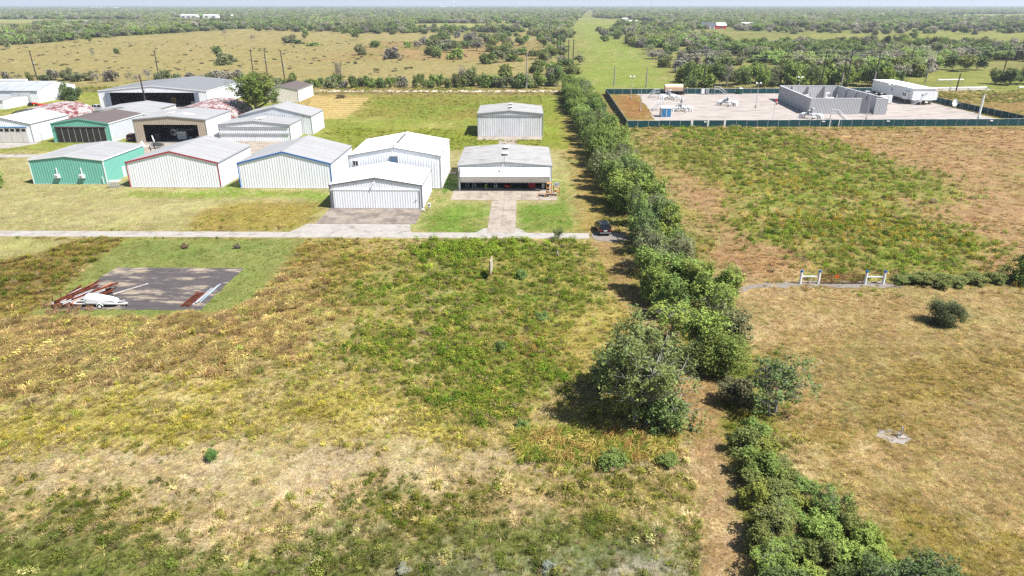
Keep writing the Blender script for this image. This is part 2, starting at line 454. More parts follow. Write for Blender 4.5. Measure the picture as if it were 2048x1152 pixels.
me.update(); me.validate()
gm = bpy.data.materials.new('ground_cover'); gm.use_nodes = True
N, L = gm.node_tree.nodes, gm.node_tree.links
pb = N['Principled BSDF']; pb.inputs['Roughness'].default_value = .95; pb.inputs['Specular IOR Level'].default_value = .1
ga = N.new('ShaderNodeAttribute'); ga.attribute_name = 'gcol'
tc = N.new('ShaderNodeTexCoord')
def gnoise(scale, detail, w):
    n = N.new('ShaderNodeTexNoise'); n.noise_dimensions = '4D'; n.inputs['W'].default_value = w
    n.inputs['Scale'].default_value = scale; n.inputs['Detail'].default_value = detail; n.inputs['Roughness'].default_value = .7
    L.new(tc.outputs['Object'], n.inputs['Vector']); return n.outputs['Fac']
def grange(v, a, b, c, d):
    r = N.new('ShaderNodeMapRange'); r.inputs['From Min'].default_value = a; r.inputs['From Max'].default_value = b
    r.inputs['To Min'].default_value = c; r.inputs['To Max'].default_value = d
    L.new(v, r.inputs['Value']); return r.outputs[0]
fine = gnoise(4.5, 6, 0.0); mid = gnoise(.35, 6, 4.0)
val = grange(fine, .36, .64, .45, 1.6); hue = grange(mid, .3, .7, .482, .518); sat = grange(fine, .3, .7, 1.2, .8)
val2 = grange(mid, .3, .7, .75, 1.25)
vm = N.new('ShaderNodeMath'); vm.operation = 'MULTIPLY'; L.new(val, vm.inputs[0]); L.new(val2, vm.inputs[1])
hs = N.new('ShaderNodeHueSaturation'); L.new(hue, hs.inputs['Hue']); L.new(sat, hs.inputs['Saturation']); L.new(vm.outputs[0], hs.inputs['Value'])
L.new(ga.outputs['Color'], hs.inputs['Color']); L.new(hs.outputs[0], pb.inputs['Base Color'])
bp = N.new('ShaderNodeBump'); bp.inputs['Strength'].default_value = .9; bp.inputs['Distance'].default_value = .22
L.new(fine, bp.inputs['Height']); L.new(bp.outputs[0], pb.inputs['Normal'])
me.materials.append(gm)
ground = link(bpy.data.objects.new('ground', me))
tag(ground, 'flat grassy ground of fields and lawns reaching the horizon', 'ground', kind='structure')

# ------------------------------------------------------------------ roads, aprons, pads
CONC = mat('concrete', A(220,213,204), .85, var=.12, scale=.7, bump=.15, col2=A(176,164,150), mix=.42)
CONC_W = mat('worn_concrete', A(218,203,186), .9, var=.14, scale=.6, bump=.2, col2=A(176,162,146), mix=.45)
CONC_D = mat('stained_concrete', A(200,186,170), .9, var=.16, scale=.4, bump=.2, col2=A(150,138,128), mix=.5)
ASPH = mat('old_asphalt', A(112,104,104), .92, var=.22, scale=.5, bump=.3, col2=A(210,192,168), mix=.445, soft=.05, stretch=(.6,1.9,1))
GRAVEL = mat('gravel', A(224,212,202), .95, var=.16, scale=.45, bump=.5, bscale=5, col2=A(158,142,132), mix=.40, soft=.11, stretch=(.4,1.3,1))
LIME_R = mat('limestone_road', A(244,232,216,.6), .95, var=.1, scale=.3, bump=.2)
GREY_GR = mat('grey_gravel', A(178,168,158), .95, var=.2, scale=2.0, bump=.5)
def rough_edge(pts, step=1.2, amp=.14, seed=1):
    r = random.Random(seed); out = []
    for i in range(len(pts)):
        (x0, y0), (x1, y1) = pts[i], pts[(i+1) % len(pts)]
        n = max(1, int(math.hypot(x1-x0, y1-y0)/step))
        for k in range(n):
            t = k/n
            out.append((x0+(x1-x0)*t+r.uniform(-amp, amp), y0+(y1-y0)*t+r.uniform(-amp, amp)))
    return out
def sheet(name, pts, z, m, label, amp=.12, step=1.0, cat='pavement', thick=.3):
    o = MB().prism(rough_edge(pts, step, amp, len(name)+int(abs(pts[0][0]))), z-thick, z).build(name, m)
    return tag(o, label, cat, kind='structure')
road = sheet('taxiway', [(-330,98.7),(10.4,99.3),(10.6,102),(-330,101.7)], .03, CONC, 'pale concrete taxiway lane crossing in front of the hangars', amp=.06, step=1.5)
sheet('far_road', [(-700,288.6),(30,289),(30,295.4),(-700,295.2)], .03, LIME_R, 'pale limestone road beyond the hangars', amp=.2, step=3, cat='road')
sheet('side_lane', [(-330,157.4),(-106,157.6),(-100,160.8),(-330,161)], .03, CONC, 'pale lane between the two hangar rows at left', amp=.15)
sheet('gravel_patch', [(10.8,99.2),(14.6,97),(16,99),(15.8,102),(11,102.2)], .034, GREY_GR, 'grey gravel patch under the parked black car', amp=.3, step=.6)
sheet('gravel_track', [G(1440,578),G(1530,566),G(1600,563),G(1790,563),G(1830,568),G(1790,575),G(1600,574),G(1520,576),G(1450,590)], .03, GREY_GR, 'grey gravel track leading to the cattle gate', amp=.5, step=.8, cat='track')
def slabs(name, label, m, x0, x1, y0, y1, nx, ny, z=.05, skew=0.0, base=None):
    """a concrete apron: bed plus single slabs with open joints"""
    t = thing(name, label, 'apron', ((x0+x1)/2, y0, 0)); tag(t, kind='structure')
    part('bed', base or CONC_D, t, lambda b: b.box(x0+.02, x1-.02, y0+.02, y1-.02, -.2, z-.035))
    r = random.Random(int(x0*7))
    for i in range(nx):
        for j in range(ny):
            a0, a1 = x0+(x1-x0)*i/nx+.025, x0+(x1-x0)*(i+1)/nx-.025
            b0, b1 = y0+(y1-y0)*j/ny+.025, y0+(y1-y0)*(j+1)/ny-.025
            dz = r.uniform(-.012, .012)
            part('slab', m, t, lambda b: b.hexa([(a0,b0,-.1),(a1,b0,-.1),(a1,b1,-.1),(a0,b1,-.1),(a0,b0,z+dz),(a1,b0,z-dz),(a1,b1,z+dz*.5),(a0,b1,z)]))
    return t
slabs('driveway', 'pale concrete driveway running from the taxiway to the open hangar', CONC_W, -5.4, -.9, 102.02, 121.2, 2, 4)
slabs('hangar_apron', 'wide concrete apron before the open hangar', CONC_W, -13.0, 6.6, 121.3, 128.4, 6, 2)
slabs('hangar_apron', 'stained grey concrete apron before the low white hangar', CONC_D, -33.6, -17.2, 106.4, 115.3, 4, 2)
sheet('apron_flare', [(-36.5,101.6),(-17.2,101.6),(-18.2,106.3),(-34.8,106.3)], .036, CONC, 'pale concrete flare joining apron and taxiway', amp=.1)
sheet('driveway_flare', [(-7.4,101.7),(.9,101.8),(-.4,104.2),(-5.9,104.2)], .04, CONC, 'pale concrete flare at the foot of the driveway', amp=.08)
slabs('old_pad', 'narrow worn concrete strip before the lone ribbed shed', CONC_W, -11.8, 5.4, 181.5, 186.3, 4, 1)
sheet('shed_path', [(-5.6,148.5),(-1.5,148.5),(-1.2,181.3),(-6,181.3)], .03, CONC_W, 'worn concrete path behind the open hangar', amp=.25)
sheet('asphalt_pad', [(-55.0,72.2),(-37.5,72.2),(-37.6,86.0),(-55.0,86.0)], .04, ASPH, 'dark weathered asphalt pad with pale patches in the grass', amp=.12, step=.7, cat='pad')
sheet('hangar_yard', [(-104,160),(-62,162),(-62,178.6),(-78,178.6),(-80,175.6),(-104,175.6)], .03, CONC_W, 'worn concrete yard before the tan open hangar', amp=.2)
sheet('hangar_yard', [(-150,168),(-128,168),(-124,175.6),(-150,175.6)], .03, CONC, 'pale concrete yard before the white hangar with panel doors', amp=.2)
sheet('hangar_yard', [(-152,228),(-106,228),(-108,241.2),(-150,241.2)], .03, CONC_W, 'pale yard before the large open hangar', amp=.3)
yard_pts = [(46.4,283.2),(44.3,257.6),(43.6,239.6),(41.4,218.4),(42,204.8),(90,206.4),(147,208.6),(149.5,232),(149,250),(152.4,287),(110,287),(60,285)]
sheet('gravel_yard', yard_pts, .03, GRAVEL, 'pale pinkish gravel yard inside the green screened fence', amp=.5, step=2, cat='yard')
sheet('gravel_yard', [(148,291),(162,291),(200,300),(196,306),(150,300)], .03, GRAVEL, 'pale gravel spot beyond the works fence at right', amp=.8, step=2, cat='yard')

# ------------------------------------------------------------------ metal buildings
W_WHITE = mat('white_sheet_metal', (.75,.765,.80), .45, var=.05, scale=1.4, stretch=(1,1,.1), spec=.4, col2=(.63,.62,.61), mix=.37, soft=.1)
W_GREY = mat('weathered_sheet_metal', (.60,.61,.63), .55, var=.14, scale=.5, stretch=(1,1,.25), col2=(.47,.46,.45), mix=.42)
W_TEAL = mat('teal_sheet_metal', (.155,.41,.335), .5, var=.06, scale=.5)
W_TAN = mat('tan_sheet_metal', A(190,176,158,.75), .55, var=.07, scale=.5)
W_CREAM = mat('cream_sheet_metal', (.66,.62,.55), .55, var=.06, scale=.5)
W_LGREEN = mat('pale_green_sheet_metal', A(196,208,150,.7), .55, var=.06, scale=.5)
W_PLAIN = mat('galvanised_wall', (.48,.50,.53), .5, var=.07, scale=.5)
W_INT = mat('inside_lining', (.22,.21,.20), .8, var=.15, scale=.5)
R_GALV = mat('galvalume_roof', (.31,.31,.31), .5, var=.09, scale=.7, stretch=(.15,1.6,1), spec=.35, col2=(.25,.24,.235), mix=.42, soft=.12)
R_DARK = mat('grey_roof', (.185,.19,.197), .55, var=.07, scale=.5, spec=.3)
R_WHITE = mat('white_roof', (.76,.76,.755), .5, var=.06, scale=.6, stretch=(.2,1.4,1), col2=(.56,.54,.52), mix=.36, soft=.1)
R_OLD = mat('old_white_roof', (.32,.315,.305), .7, var=.1, scale=.7, col2=(.21,.19,.175), mix=.42, stretch=(.6,1.6,1))
R_BROWN = mat('brown_roof', A(140,128,124,.42), .7, var=.06, scale=.5)
R_RUST = mat('peeling_red_roof', (.40,.385,.375), .7, var=.12, scale=1.3, col2=A(150,44,50,.42), mix=.5, stretch=(1.2,.5,1))
T_RED = mat('red_trim', A(176,40,70,.75), .5, var=.04)
T_BLUE = mat('blue_trim', A(36,112,196,.75), .5, var=.04)
T_DARK = mat('dark_trim', (.14,.145,.15), .5, var=.06)
T_GREY = mat('grey_trim', (.26,.265,.27), .5, var=.06)
T_WHITE = mat('white_trim', (.72,.72,.72), .5, var=.04)
GLASS = mat('window_glass', (.012,.014,.018), .12, var=.05, spec=.3)
D_BLACK = mat('dark_door_panel', (.035,.03,.028), .6, var=.2, scale=.8)
D_BEIGE = mat('beige_door_panel', (.56,.53,.48), .6, var=.05)
FLOOR_C = mat('hangar_floor', (.30,.285,.27), .6, var=.15, scale=.4)
STEEL = mat('galvanised_steel', (.50,.51,.52), .4, metal=.4, var=.1)
DARKST = mat('dark_steel', (.06,.06,.065), .5, var=.15)
RUSTY = mat('rusty_steel', A(150,84,52,.6), .85, var=.25, scale=3, col2=A(96,44,34,.6), mix=.5)
WOODP = mat('weathered_pole_wood', (.055,.045,.04), .9, var=.2, scale=2)
WOODL = mat('pale_lumber', A(196,150,100,.7), .8, var=.15, scale=3)
RUBBER = mat('rubber', (.02,.02,.02), .8, var=.1)
P_WHITE = mat('white_paint', (.76,.765,.76), .4, var=.04)
P_RED = mat('red_paint', A(196,40,36,.8), .45, var=.08)
P_YEL = mat('yellow_paint', A(230,170,40,.8), .45, var=.08)
P_BLUE = mat('blue_paint', A(70,140,190,.7), .5, var=.08)
P_NAVY = mat('navy_paint', A(36,50,110,.8), .4, var=.08)
P_GREEN = mat('green_paint', A(40,110,70,.7), .5, var=.08)
P_ORANGE = mat('orange_paint', A(226,96,40,.8), .5, var=.08)

PROF = [(0, 0), (.62, 0), (.70, 1), (.92, 1)]
def rib_cols(L, pitch):
    n = max(1, round(L/pitch)); p = L/n; out = []
    for i in range(n):
        for a, d in PROF: out.append(((i+a)*p, d))
    out.append((L, 0)); return out
def ribwall(mb, a, b, zlo, zhi, pitch=.5, depth=.055, holes=()):
    """ribbed sheet wall from a to b (outside on the right hand of a->b); zhi a height or a function of the run; holes (s0,s1,z0,z1)"""
    a, b = Vector((*a, 0)), Vector((*b, 0)); L = (b-a).length; d = (b-a)/L
    n = Vector((d.y, -d.x, 0))
    cols = rib_cols(L, pitch)
    for h in holes:
        for s in h[:2]:
            cols += [(s-.002, 0), (s+.002, 0)]
    cols.sort()
    zh = zhi if callable(zhi) else (lambda s: zhi)
    for (s0, d0), (s1, d1) in zip(cols, cols[1:]):
        if s1-s0 < 1e-6: continue
        m = (s0+s1)/2
        p0, p1 = a+d*s0+n*d0*depth, a+d*s1+n*d1*depth
        spans = [(zlo, None)]
        for h in holes:
            if h[0] < m < h[1]:
                spans = ([(zlo, h[2])] if h[2] > zlo+.01 else [])+[(h[3], None)]
        for z0, z1 in spans:
            t0, t1 = (zh(s0), zh(s1)) if z1 is None else (z1, z1)
            mb.poly([(p0.x,p0.y,z0),(p1.x,p1.y,z0),(p1.x,p1.y,t1),(p0.x,p0.y,t0)])
def hangar(name, label, x0, x1, y0, y1, e, a, wall, roof, trim, side=None, rake=None, open_=None, ribs=.5, rpitch=.6, over=.12, holes=(), back_open=None, group='hangars on the airfield', cat='hangar', slabz=.06, ribd=.036):
    """gabled sheet-metal building, ridge along y; open_ = (x0,x1,z) doorway in the front wall"""
    t = thing(name, label, cat, ((x0+x1)/2, y0, 0), group=group)
    side = side or wall; rake = rake or trim; xm = (x0+x1)/2; W = x1-x0
    gab = lambda s: e+(a-e)*(1-abs(s-W/2)/(W/2))-.03
    hs_ = list(holes)
    if open_: hs_.append((open_[0]-x0, open_[1]-x0, 0, open_[2]))
    part('wall', wall, t, lambda b: ribwall(b, (x0,y0), (x1,y0), 0, gab, ribs, ribd, hs_))
    part('wall', side, t, lambda b: ribwall(b, (x1,y0), (x1,y1), 0, e-.02, ribs, ribd))
    part('wall', wall, t, lambda b: ribwall(b, (x1,y1), (x0,y1), 0, gab, ribs, ribd))
    part('wall', side, t, lambda b: ribwall(b, (x0,y1), (x0,y0), 0, e-.02, ribs, ribd))
    part('floor_slab', FLOOR_C, t, lambda b: b.box(x0-.18, x1+.18, y0-.2, y1+.2, -.2, slabz))
    sl = (a-e)/(W/2); oe = e-sl*over
    for sgn in (-1, 1):
        xe = xm+sgn*(W/2+over)
        def roofp(b):
            cols = rib_cols(y1-y0+2*over, rpitch)
            for (s0, d0), (s1, d1) in zip(cols, cols[1:]):
                q = [(xe, y0-over+s0, oe+d0*.035), (xe, y0-over+s1, oe+d1*.035), (xm, y0-over+s1, a+d1*.035), (xm, y0-over+s0, a+d0*.035)]
                b.poly(q if sgn < 0 else q[::-1])
            b.poly([(xe,y0-over,oe-.06),(xm,y0-over,a-.06),(xm,y1+over,a-.06),(xe,y1+over,oe-.06)])
        part('roof_panel', roof, t, roofp)
        part('eave_trim', trim, t, lambda b: b.box(xe-.05 if sgn < 0 else xe-.02, xe+.02 if sgn < 0 else xe+.05, y0-over, y1+over, oe-.2, oe+.03))
        part('rake_trim', rake, t, lambda b: b.hexa([(xe,y0-over-.06,oe-.2),(xm,y0-over-.06,a-.2),(xm,y0-over-.015,a-.2),(xe,y0-over-.015,oe-.2),(xe,y0-over-.06,oe+.06),(xm,y0-over-.06,a+.06),(xm,y0-over-.015,a+.06),(xe,y0-over-.015,oe+.06)]))
        xc = xm+sgn*W/2
        part('corner_trim', rake, t, lambda b: b.box(xc-.08, xc+.08, y0-.075, y0+.08, 0, e-.1))
    if open_:                                             # panels added in open hangars, interior shade painted into their dark colour
        INSIDE_SHADE = mat('inside_shade', (.05,.047,.044), .85, var=.2, scale=.5)
        part('shade_panel', INSIDE_SHADE, t, lambda b: b.box(x0+.25, x1-.25, y1-.35, y1-.2, slabz, e-.15))
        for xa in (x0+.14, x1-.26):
            part('shade_panel', INSIDE_SHADE, t, lambda b: b.box(xa, xa+.12, y0+.25, y1-.4, slabz, e-.15))
        part('shade_ceiling', INSIDE_SHADE, t, lambda b: b.box(x0+.3, x1-.3, y0+.25, y1-.4, e-.12, e-.06))
        part('floor', mat('shaded_hangar_floor', (.12,.115,.11), .6, var=.2, scale=.4), t, lambda b: b.box(x0+.3, x1-.3, y0+.3, y1-.4, slabz-.02, slabz+.008))  # floor overlay, darkened to paint in the shade indoors
    part('ridge_cap', roof, t, lambda b: b.hexa([(xm-.25,y0-over,a-.02),(xm+.25,y0-over,a-.02),(xm+.25,y1+over,a-.02),(xm-.25,y1+over,a-.02),(xm-.05,y0-over,a+.085),(xm+.05,y0-over,a+.085),(xm+.05,y1+over,a+.085),(xm-.05,y1+over,a+.085)]))
    return t
def vent_row(t, xm, ys_, z, L=1.4, w=.7):
    for yy in ys_:
        v = part('roof_vent', T_DARK, t, lambda b: b.hexa([(xm-w/2,yy,z-.1),(xm+w/2,yy,z-.1),(xm+w/2,yy+L,z-.1),(xm-w/2,yy+L,z-.1),(xm-w/2,yy,z+.35),(xm+w/2,yy,z+.35),(xm+w/2,yy+L,z+.35),(xm-w/2,yy+L,z+.35)]))
        part('vent_cap', W_GREY, t, lambda b: b.box(xm-w/2-.12, xm+w/2+.12, yy-.1, yy+L+.1, z+.35, z+.45), parent=v)

# front row, their backs to the camera
hA = hangar('hangar', 'teal metal hangar with white trim and two wall units, nearest row far left', -97.1, -82.4, 132.3, 147.9, 4.9, 5.7, W_TEAL, R_GALV, T_WHITE, rake=T_WHITE)
for xx in (-91.9, -87.0):
    u = part('cooling_unit', P_WHITE, hA, lambda b: b.box(xx-.45, xx+.45, 131.75, 132.2, 1.3, 2.0))
    part('bracket', DARKST, hA, lambda b: b.box(xx-.4, xx+.4, 131.8, 132.24, 1.18, 1.29), parent=u)
    part('fan_grille', T_GREY, hA, lambda b: b.tube([(xx-.12,131.74,1.65),(xx-.12,131.72,1.65)], .24, 12), parent=u)
    part('line_cover', P_WHITE, hA, lambda b: b.box(xx-.06, xx+.06, 132.1, 132.24, 2.02, 3.3), parent=u)
part('door', P_WHITE, hA, lambda b: b.box(-82.34, -82.25, 138.2, 139.1, .1, 2.15))
part('downpipe', T_WHITE, hA, lambda b: b.tube([(-83.0,132.1,.1),(-83.0,132.1,1.6)], .06, 6))
hB = hangar('hangar', 'white ribbed hangar with red trim beside the teal hangar', -76.5, -58.7, 130, 147.1, 4.95, 7.05, W_WHITE, R_GALV, T_GREY, rake=T_RED)
hC = hangar('hangar', 'white ribbed hangar with bright blue trim along its gable', -54.7, -36.8, 129.7, 147.3, 4.9, 7.1, W_WHITE, R_GALV, T_GREY, rake=T_BLUE)
hD = hangar('hangar', 'tall white hangar with small window, behind the low white hangar', -33.2, -15.6, 130, 147.1, 6.35, 7.9, W_WHITE, R_WHITE, T_GREY, holes=[(.75,1.75,4.35,5.35)])
wi = part('window', GLASS, hD, lambda b: b.box(-32.45, -31.45, 130.02, 130.06, 4.35, 5.35))
def wframe(b):
    for q in ((-32.5,-31.4,4.3,4.37),(-32.5,-31.4,5.33,5.4),(-32.5,-32.42,4.3,5.4),(-31.48,-31.4,4.3,5.4),(-31.98,-31.92,4.37,5.33)):
        b.box(q[0], q[1], 129.9, 130.0, q[2], q[3])
part('frame', T_WHITE, hD, wframe, parent=wi)
lv = part('louvre', mat('louvre_blue', A(120,150,176,.6), .5), hD, lambda b: b.box(-25.2, -23.8, 129.86, 129.95, 4.75, 6.15))
part('frame', T_GREY, hD, lambda b: [b.box(-25.3,-23.7,129.82,129.9,6.15,6.25), b.box(-25.3,-23.7,129.82,129.9,4.65,4.75), b.box(-25.3,-25.2,129.82,129.9,4.75,6.15), b.box(-23.8,-23.7,129.82,129.9,4.75,6.15)], parent=lv)
for yy in (132.4, 136.2, 140.0, 144.0):
    part('downpipe', T_GREY, hD, lambda b: b.box(-15.56, -15.48, yy, yy+.12, .1, 6.2)) if yy in (136.2, 144.0) else None
part('ridge_vent', T_DARK, hD, lambda b: b.box(-24.62, -24.18, 133.5, 144.5, 7.97, 8.06))
part('door_step', CONC_W, hD, lambda b: b.box(-15.3, -13.9, 142.0, 143.6, -.1, .14))
part('service_cap', T_GREY, hD, lambda b: b.cyl(-24.4, 130.3, 7.9, 8.3, .18))
hE = hangar('hangar', 'low white hangar with closed full-width door and stained apron', -33.3, -17.3, 115.6, 128.2, 4.2, 5.5, W_WHITE, R_WHITE, T_DARK, rake=T_DARK, ribs=.44, ribd=.03)
part('door_header', T_WHITE, hE, lambda b: b.box(-32.9, -17.7, 115.36, 115.5, 3.28, 3.5))
def bigdoor(b):
    ribwall(b, (-32.75,115.42), (-17.85,115.42), .08, 3.26, .44, .03)
dd = part('door', W_WHITE, hE, bigdoor)
part('handle', DARKST, hE, lambda b: b.box(-18.5, -18.2, 115.3, 115.35, 1.5, 1.6), parent=dd)
for xx in (-32.85, -17.75):
    part('door_jamb', T_DARK, hE, lambda b: b.box(xx-.09, xx+.09, 115.38, 115.52, .06, 3.27))
part('gable_lamp', STEEL, hE, lambda b: [b.tube([(-25.3,115.5,5.0),(-25.35,115.2,4.9)], .05, 6), b.tube([(-25.35,115.2,4.9),(-25.5,115.05,4.6)], [.08,.16], 8)])
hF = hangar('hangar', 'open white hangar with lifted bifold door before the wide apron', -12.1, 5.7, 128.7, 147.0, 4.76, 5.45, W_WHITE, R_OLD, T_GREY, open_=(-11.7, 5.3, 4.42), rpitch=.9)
vent_row(hF, -3.2, (134.5, 140.8), 5.45, 2.0, .8)
fold = (127.1, 2.98)
def dpanel(b, y0, z0, y1, z1):
    cols = rib_cols(16.9, .9)
    dn = Vector((0, z1-z0, -(y1-y0))).normalized()
    if dn.y > 0: dn = -dn
    for (s0, d0), (s1, d1) in zip(cols, cols[1:]):
        o0, o1 = dn*d0*.03, dn*d1*.03
        b.poly([(-11.65+s0,y0+o0.y,z0+o0.z),(-11.65+s1,y0+o1.y,z0+o1.z),(-11.65+s1,y1+o1.y,z1+o1.z),(-11.65+s0,y1+o0.y,z1+o0.z)])
    b.poly([(-11.65,y0+.06,z0),(-11.65,y1+.06,z1),(5.25,y1+.06,z1),(5.25,y0+.06,z0)])
bd = part('bifold_door', W_WHITE, hF, lambda b: dpanel(b, 127.1, 3.0, 128.55, 4.44))
part('lower_leaf', W_WHITE, hF, lambda b: dpanel(b, 128.5, 1.55, 127.1, 2.96), parent=bd)
part('hinge_rail', T_DARK, hF, lambda b: b.tube([(-11.7,127.06,2.98),(5.3,127.06,2.98)], .05, 6), parent=bd)
part('bottom_rail', T_DARK, hF, lambda b: b.box(-11.7, 5.3, 128.46, 128.56, 1.45, 1.56), parent=bd)
for xx in (-11.9, 5.5):
    part('door_post', T_WHITE, hF, lambda b: b.box(xx-.12, xx+.12, 128.42, 128.66, 0, 4.5))
part('gable_lamp', STEEL, hF, lambda b: [b.tube([(-3.4,128.6,5.0),(-3.4,128.2,5.2),(-3.6,127.8,4.9)], .06, 6), b.tube([(-3.6,127.8,4.92),(-3.7,127.6,4.7)], [.1,.22], 8)])
hG = hangar('ribbed_shed', 'lone weathered ribbed shed standing in the grass behind the open hangar', -11.9, 5.6, 186.6, 202.6, 6.1, 6.9, W_GREY, R_OLD, T_GREY, ribs=.6, rpitch=1.0, cat='shed')
part('door_header', T_GREY, hG, lambda b: b.box(-11.8, 5.5, 186.4, 186.5, 5.55, 5.75))
vent_row(hG, -3.15, (191, 196.5), 6.9, 1.6, .8)
# second row, fronts to the camera
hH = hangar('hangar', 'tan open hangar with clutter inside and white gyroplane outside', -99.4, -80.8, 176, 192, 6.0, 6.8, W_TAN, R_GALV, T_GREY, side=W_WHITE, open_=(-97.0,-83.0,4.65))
for k, (xx, yy, ww, ll) in enumerate(((-92.6,182,1.6,3.6),(-87.0,180,2.6,5.0))):
    part('skylight', R_WHITE, hH, lambda b: b.hexa([(xx-ww/2,yy,6.0+.8*(1-abs(xx-ww/2+90.1)/9.3)+.06),(xx+ww/2,yy,6.0+.8*(1-abs(xx+ww/2+90.1)/9.3)+.06),(xx+ww/2,yy+1.6,6.0+.8*(1-abs(xx+ww/2+90.1)/9.3)+.06),(xx-ww/2,yy+1.6,6.0+.8*(1-abs(xx-ww/2+90.1)/9.3)+.06),
        (xx-ww/2,yy,6.0+.8*(1-abs(xx-ww/2+90.1)/9.3)+.2),(xx+ww/2,yy,6.0+.8*(1-abs(xx+ww/2+90.1)/9.3)+.2),(xx+ww/2,yy+1.6,6.0+.8*(1-abs(xx+ww/2+90.1)/9.3)+.2),(xx-ww/2,yy+1.6,6.0+.8*(1-abs(xx-ww/2+90.1)/9.3)+.2)]))
part('wall_meter', DARKST, hH, lambda b: b.box(-80.72, -80.5, 177.2, 177.7, .4, 1.6))
hI = hangar('hangar', 'teal fronted hangar with dark folding doors and brown roof', -121.0, -106.1, 176.3, 193.5, 4.95, 6.1, W_TEAL, R_BROWN, T_WHITE, side=W_PLAIN, rake=W_TEAL)
part('door_track', mat('maroon_track', A(96,30,44,.7), .6), hI, lambda b: b.box(-120.2, -106.9, 176.0, 176.22, 3.75, 4.0))
for k in range(8):
    xa = -119.9+k*1.6
    p_ = part('door_panel', D_BLACK, hI, lambda b: b.box(xa+.03, xa+1.57, 176.08+.05*(k % 2), 176.2, .1, 3.74))
    part('stile', STEEL, hI, lambda b: b.box(xa+1.53, xa+1.6, 176.02, 176.08, .12, 3.7), parent=p_)
hJ = hangar('hangar', 'white hangar with beige panel doors at the left edge', -141.0, -126.2, 176, 191.7, 4.85, 6.4, W_WHITE, R_WHITE, T_GREY, rake=T_GREY)
part('door_track', P_BLUE, hJ, lambda b: b.box(-140.6, -127.2, 175.74, 175.92, 3.85, 4.05))
for k in range(9):
    xa = -140.4+k*1.45
    p_ = part('door_panel', D_BEIGE, hJ, lambda b: b.box(xa+.04, xa+1.41, 175.8+.04*(k % 2), 175.92, .08, 3.82))
    part('pane', GLASS, hJ, lambda b: b.box(xa+.2, xa+1.2, 175.76, 175.8+.02*(k % 2), 2.9, 3.55), parent=p_)
part('door', W_PLAIN, hJ, lambda b: b.box(-126.15, -126.04, 178.6, 179.6, .1, 2.15))
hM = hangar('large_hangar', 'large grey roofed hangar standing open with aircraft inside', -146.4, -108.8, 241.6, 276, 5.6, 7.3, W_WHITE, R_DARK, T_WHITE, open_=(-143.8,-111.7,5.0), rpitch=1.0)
for xx, dx in ((-144.0, 1), (-111.5, -1)):
    for k in range(2):
        part('sliding_door', mat('blue_grey_panel', A(150,160,176,.6), .5), hM, lambda b: b.box(min(xx, xx+dx*1.5)+dx*.1*k, max(xx, xx+dx*1.5)+dx*.1*k, 241.05+.2*k, 241.17+.2*k, .1, 4.95))
hN = hangar('storage_building', 'beige storage building half hidden behind the round shade tree', -94, -82.0, 256.6, 276, 4.4, 5.6, W_CREAM, R_BROWN, T_GREY, cat='building')
hP = hangar('hangar', 'white hangar with two dark bands across its closed front', -78.9, -60.3, 178.8, 188.4, 4.3, 5.2, W_WHITE, R_GALV, T_GREY, rake=T_GREY)
for z in (3.6, 1.9):
    part('door_band', T_DARK, hP, lambda b: b.box(-78.6, -60.6, 178.56, 178.72, z-.07, z+.07))
part('roof_hatch', R_WHITE, hP, lambda b: b.box(-70.2, -68.4, 181.5, 184.6, 5.28, 5.4))
hQ = hangar('hangar', 'grey roofed white hangar behind the banded white hangar', -77.5, -57.6, 189.2, 201.2, 5.0, 7.3, W_GREY, R_GALV, T_GREY, side=W_WHITE)
hR = hangar('hangar', 'pale green hangar peeping out behind the dark folding doors', -121.5, -104.2, 193.8, 203.0, 4.6, 5.4, W_LGREEN, R_GALV, T_WHITE)
hO = hangar('low_shed', 'low grey metal shed behind the dark utility pole', -130.5, -112.5, 210.5, 226, 3.2, 4.3, W_GREY, R_GALV, T_GREY, cat='shed')
# long white shed at far left, ridge along x, and the small one before it
def longshed(label, x0, x1, y0, y1, e, a, wall, roof, n_bays):
    t = thing('long_shed', label, 'shed', ((x0+x1)/2, y0, 0), group='hangars on the airfield')
    ym = (y0+y1)/2
    gab = lambda s: e+(a-e)*(1-abs(s-(y1-y0)/2)/((y1-y0)/2))-.03
    part('wall', wall, t, lambda b: ribwall(b, (x0,y0), (x1,y0), 0, e-.03, .6, .05))
    part('wall', wall, t, lambda b: ribwall(b, (x1,y0), (x1,y1), 0, gab, .6, .05))
    part('wall', wall, t, lambda b: ribwall(b, (x1,y1), (x0,y1), 0, e-.03, .6, .05))
    part('wall', wall, t, lambda b: ribwall(b, (x0,y1), (x0,y0), 0, gab, .6, .05))
    for ya, sg in ((y0, 1), (y1, -1)):
        def rp(b):
            cols = rib_cols(x1-x0+.3, .9)
            for (s0, d0), (s1, d1) in zip(cols, cols[1:]):
                q = [(x0-.15+s0, ya-sg*.2, e-.02+d0*.04), (x0-.15+s1, ya-sg*.2, e-.02+d1*.04), (x0-.15+s1, ym, a+d1*.04), (x0-.15+s0, ym, a+d0*.04)]
                b.poly(q if sg > 0 else q[::-1])
        part('roof_panel', roof, t, rp)
    for k in range(n_bays):
        xa = x0+(x1-x0)*(k+.15)/n_bays
        part('door', W_GREY, t, lambda b: b.box(xa, xa+(x1-x0)*.6/n_bays, y0-.16, y0-.07, .05, e-.6))
    part('eave_trim', T_GREY, t, lambda b: b.box(x0-.15, x1+.15, y0-.28, y0-.2, e-.22, e))
    return t
kS = longshed('long white shed with streaked roof at the far left', -232, -175.2, 252.6, 275, 4.3, 6.6, W_WHITE, mat('streaked_roof', (.34,.35,.36), .5, var=.06, scale=.5, col2=(.24,.275,.29), mix=.42, stretch=(1.2,.12,1)), 5)
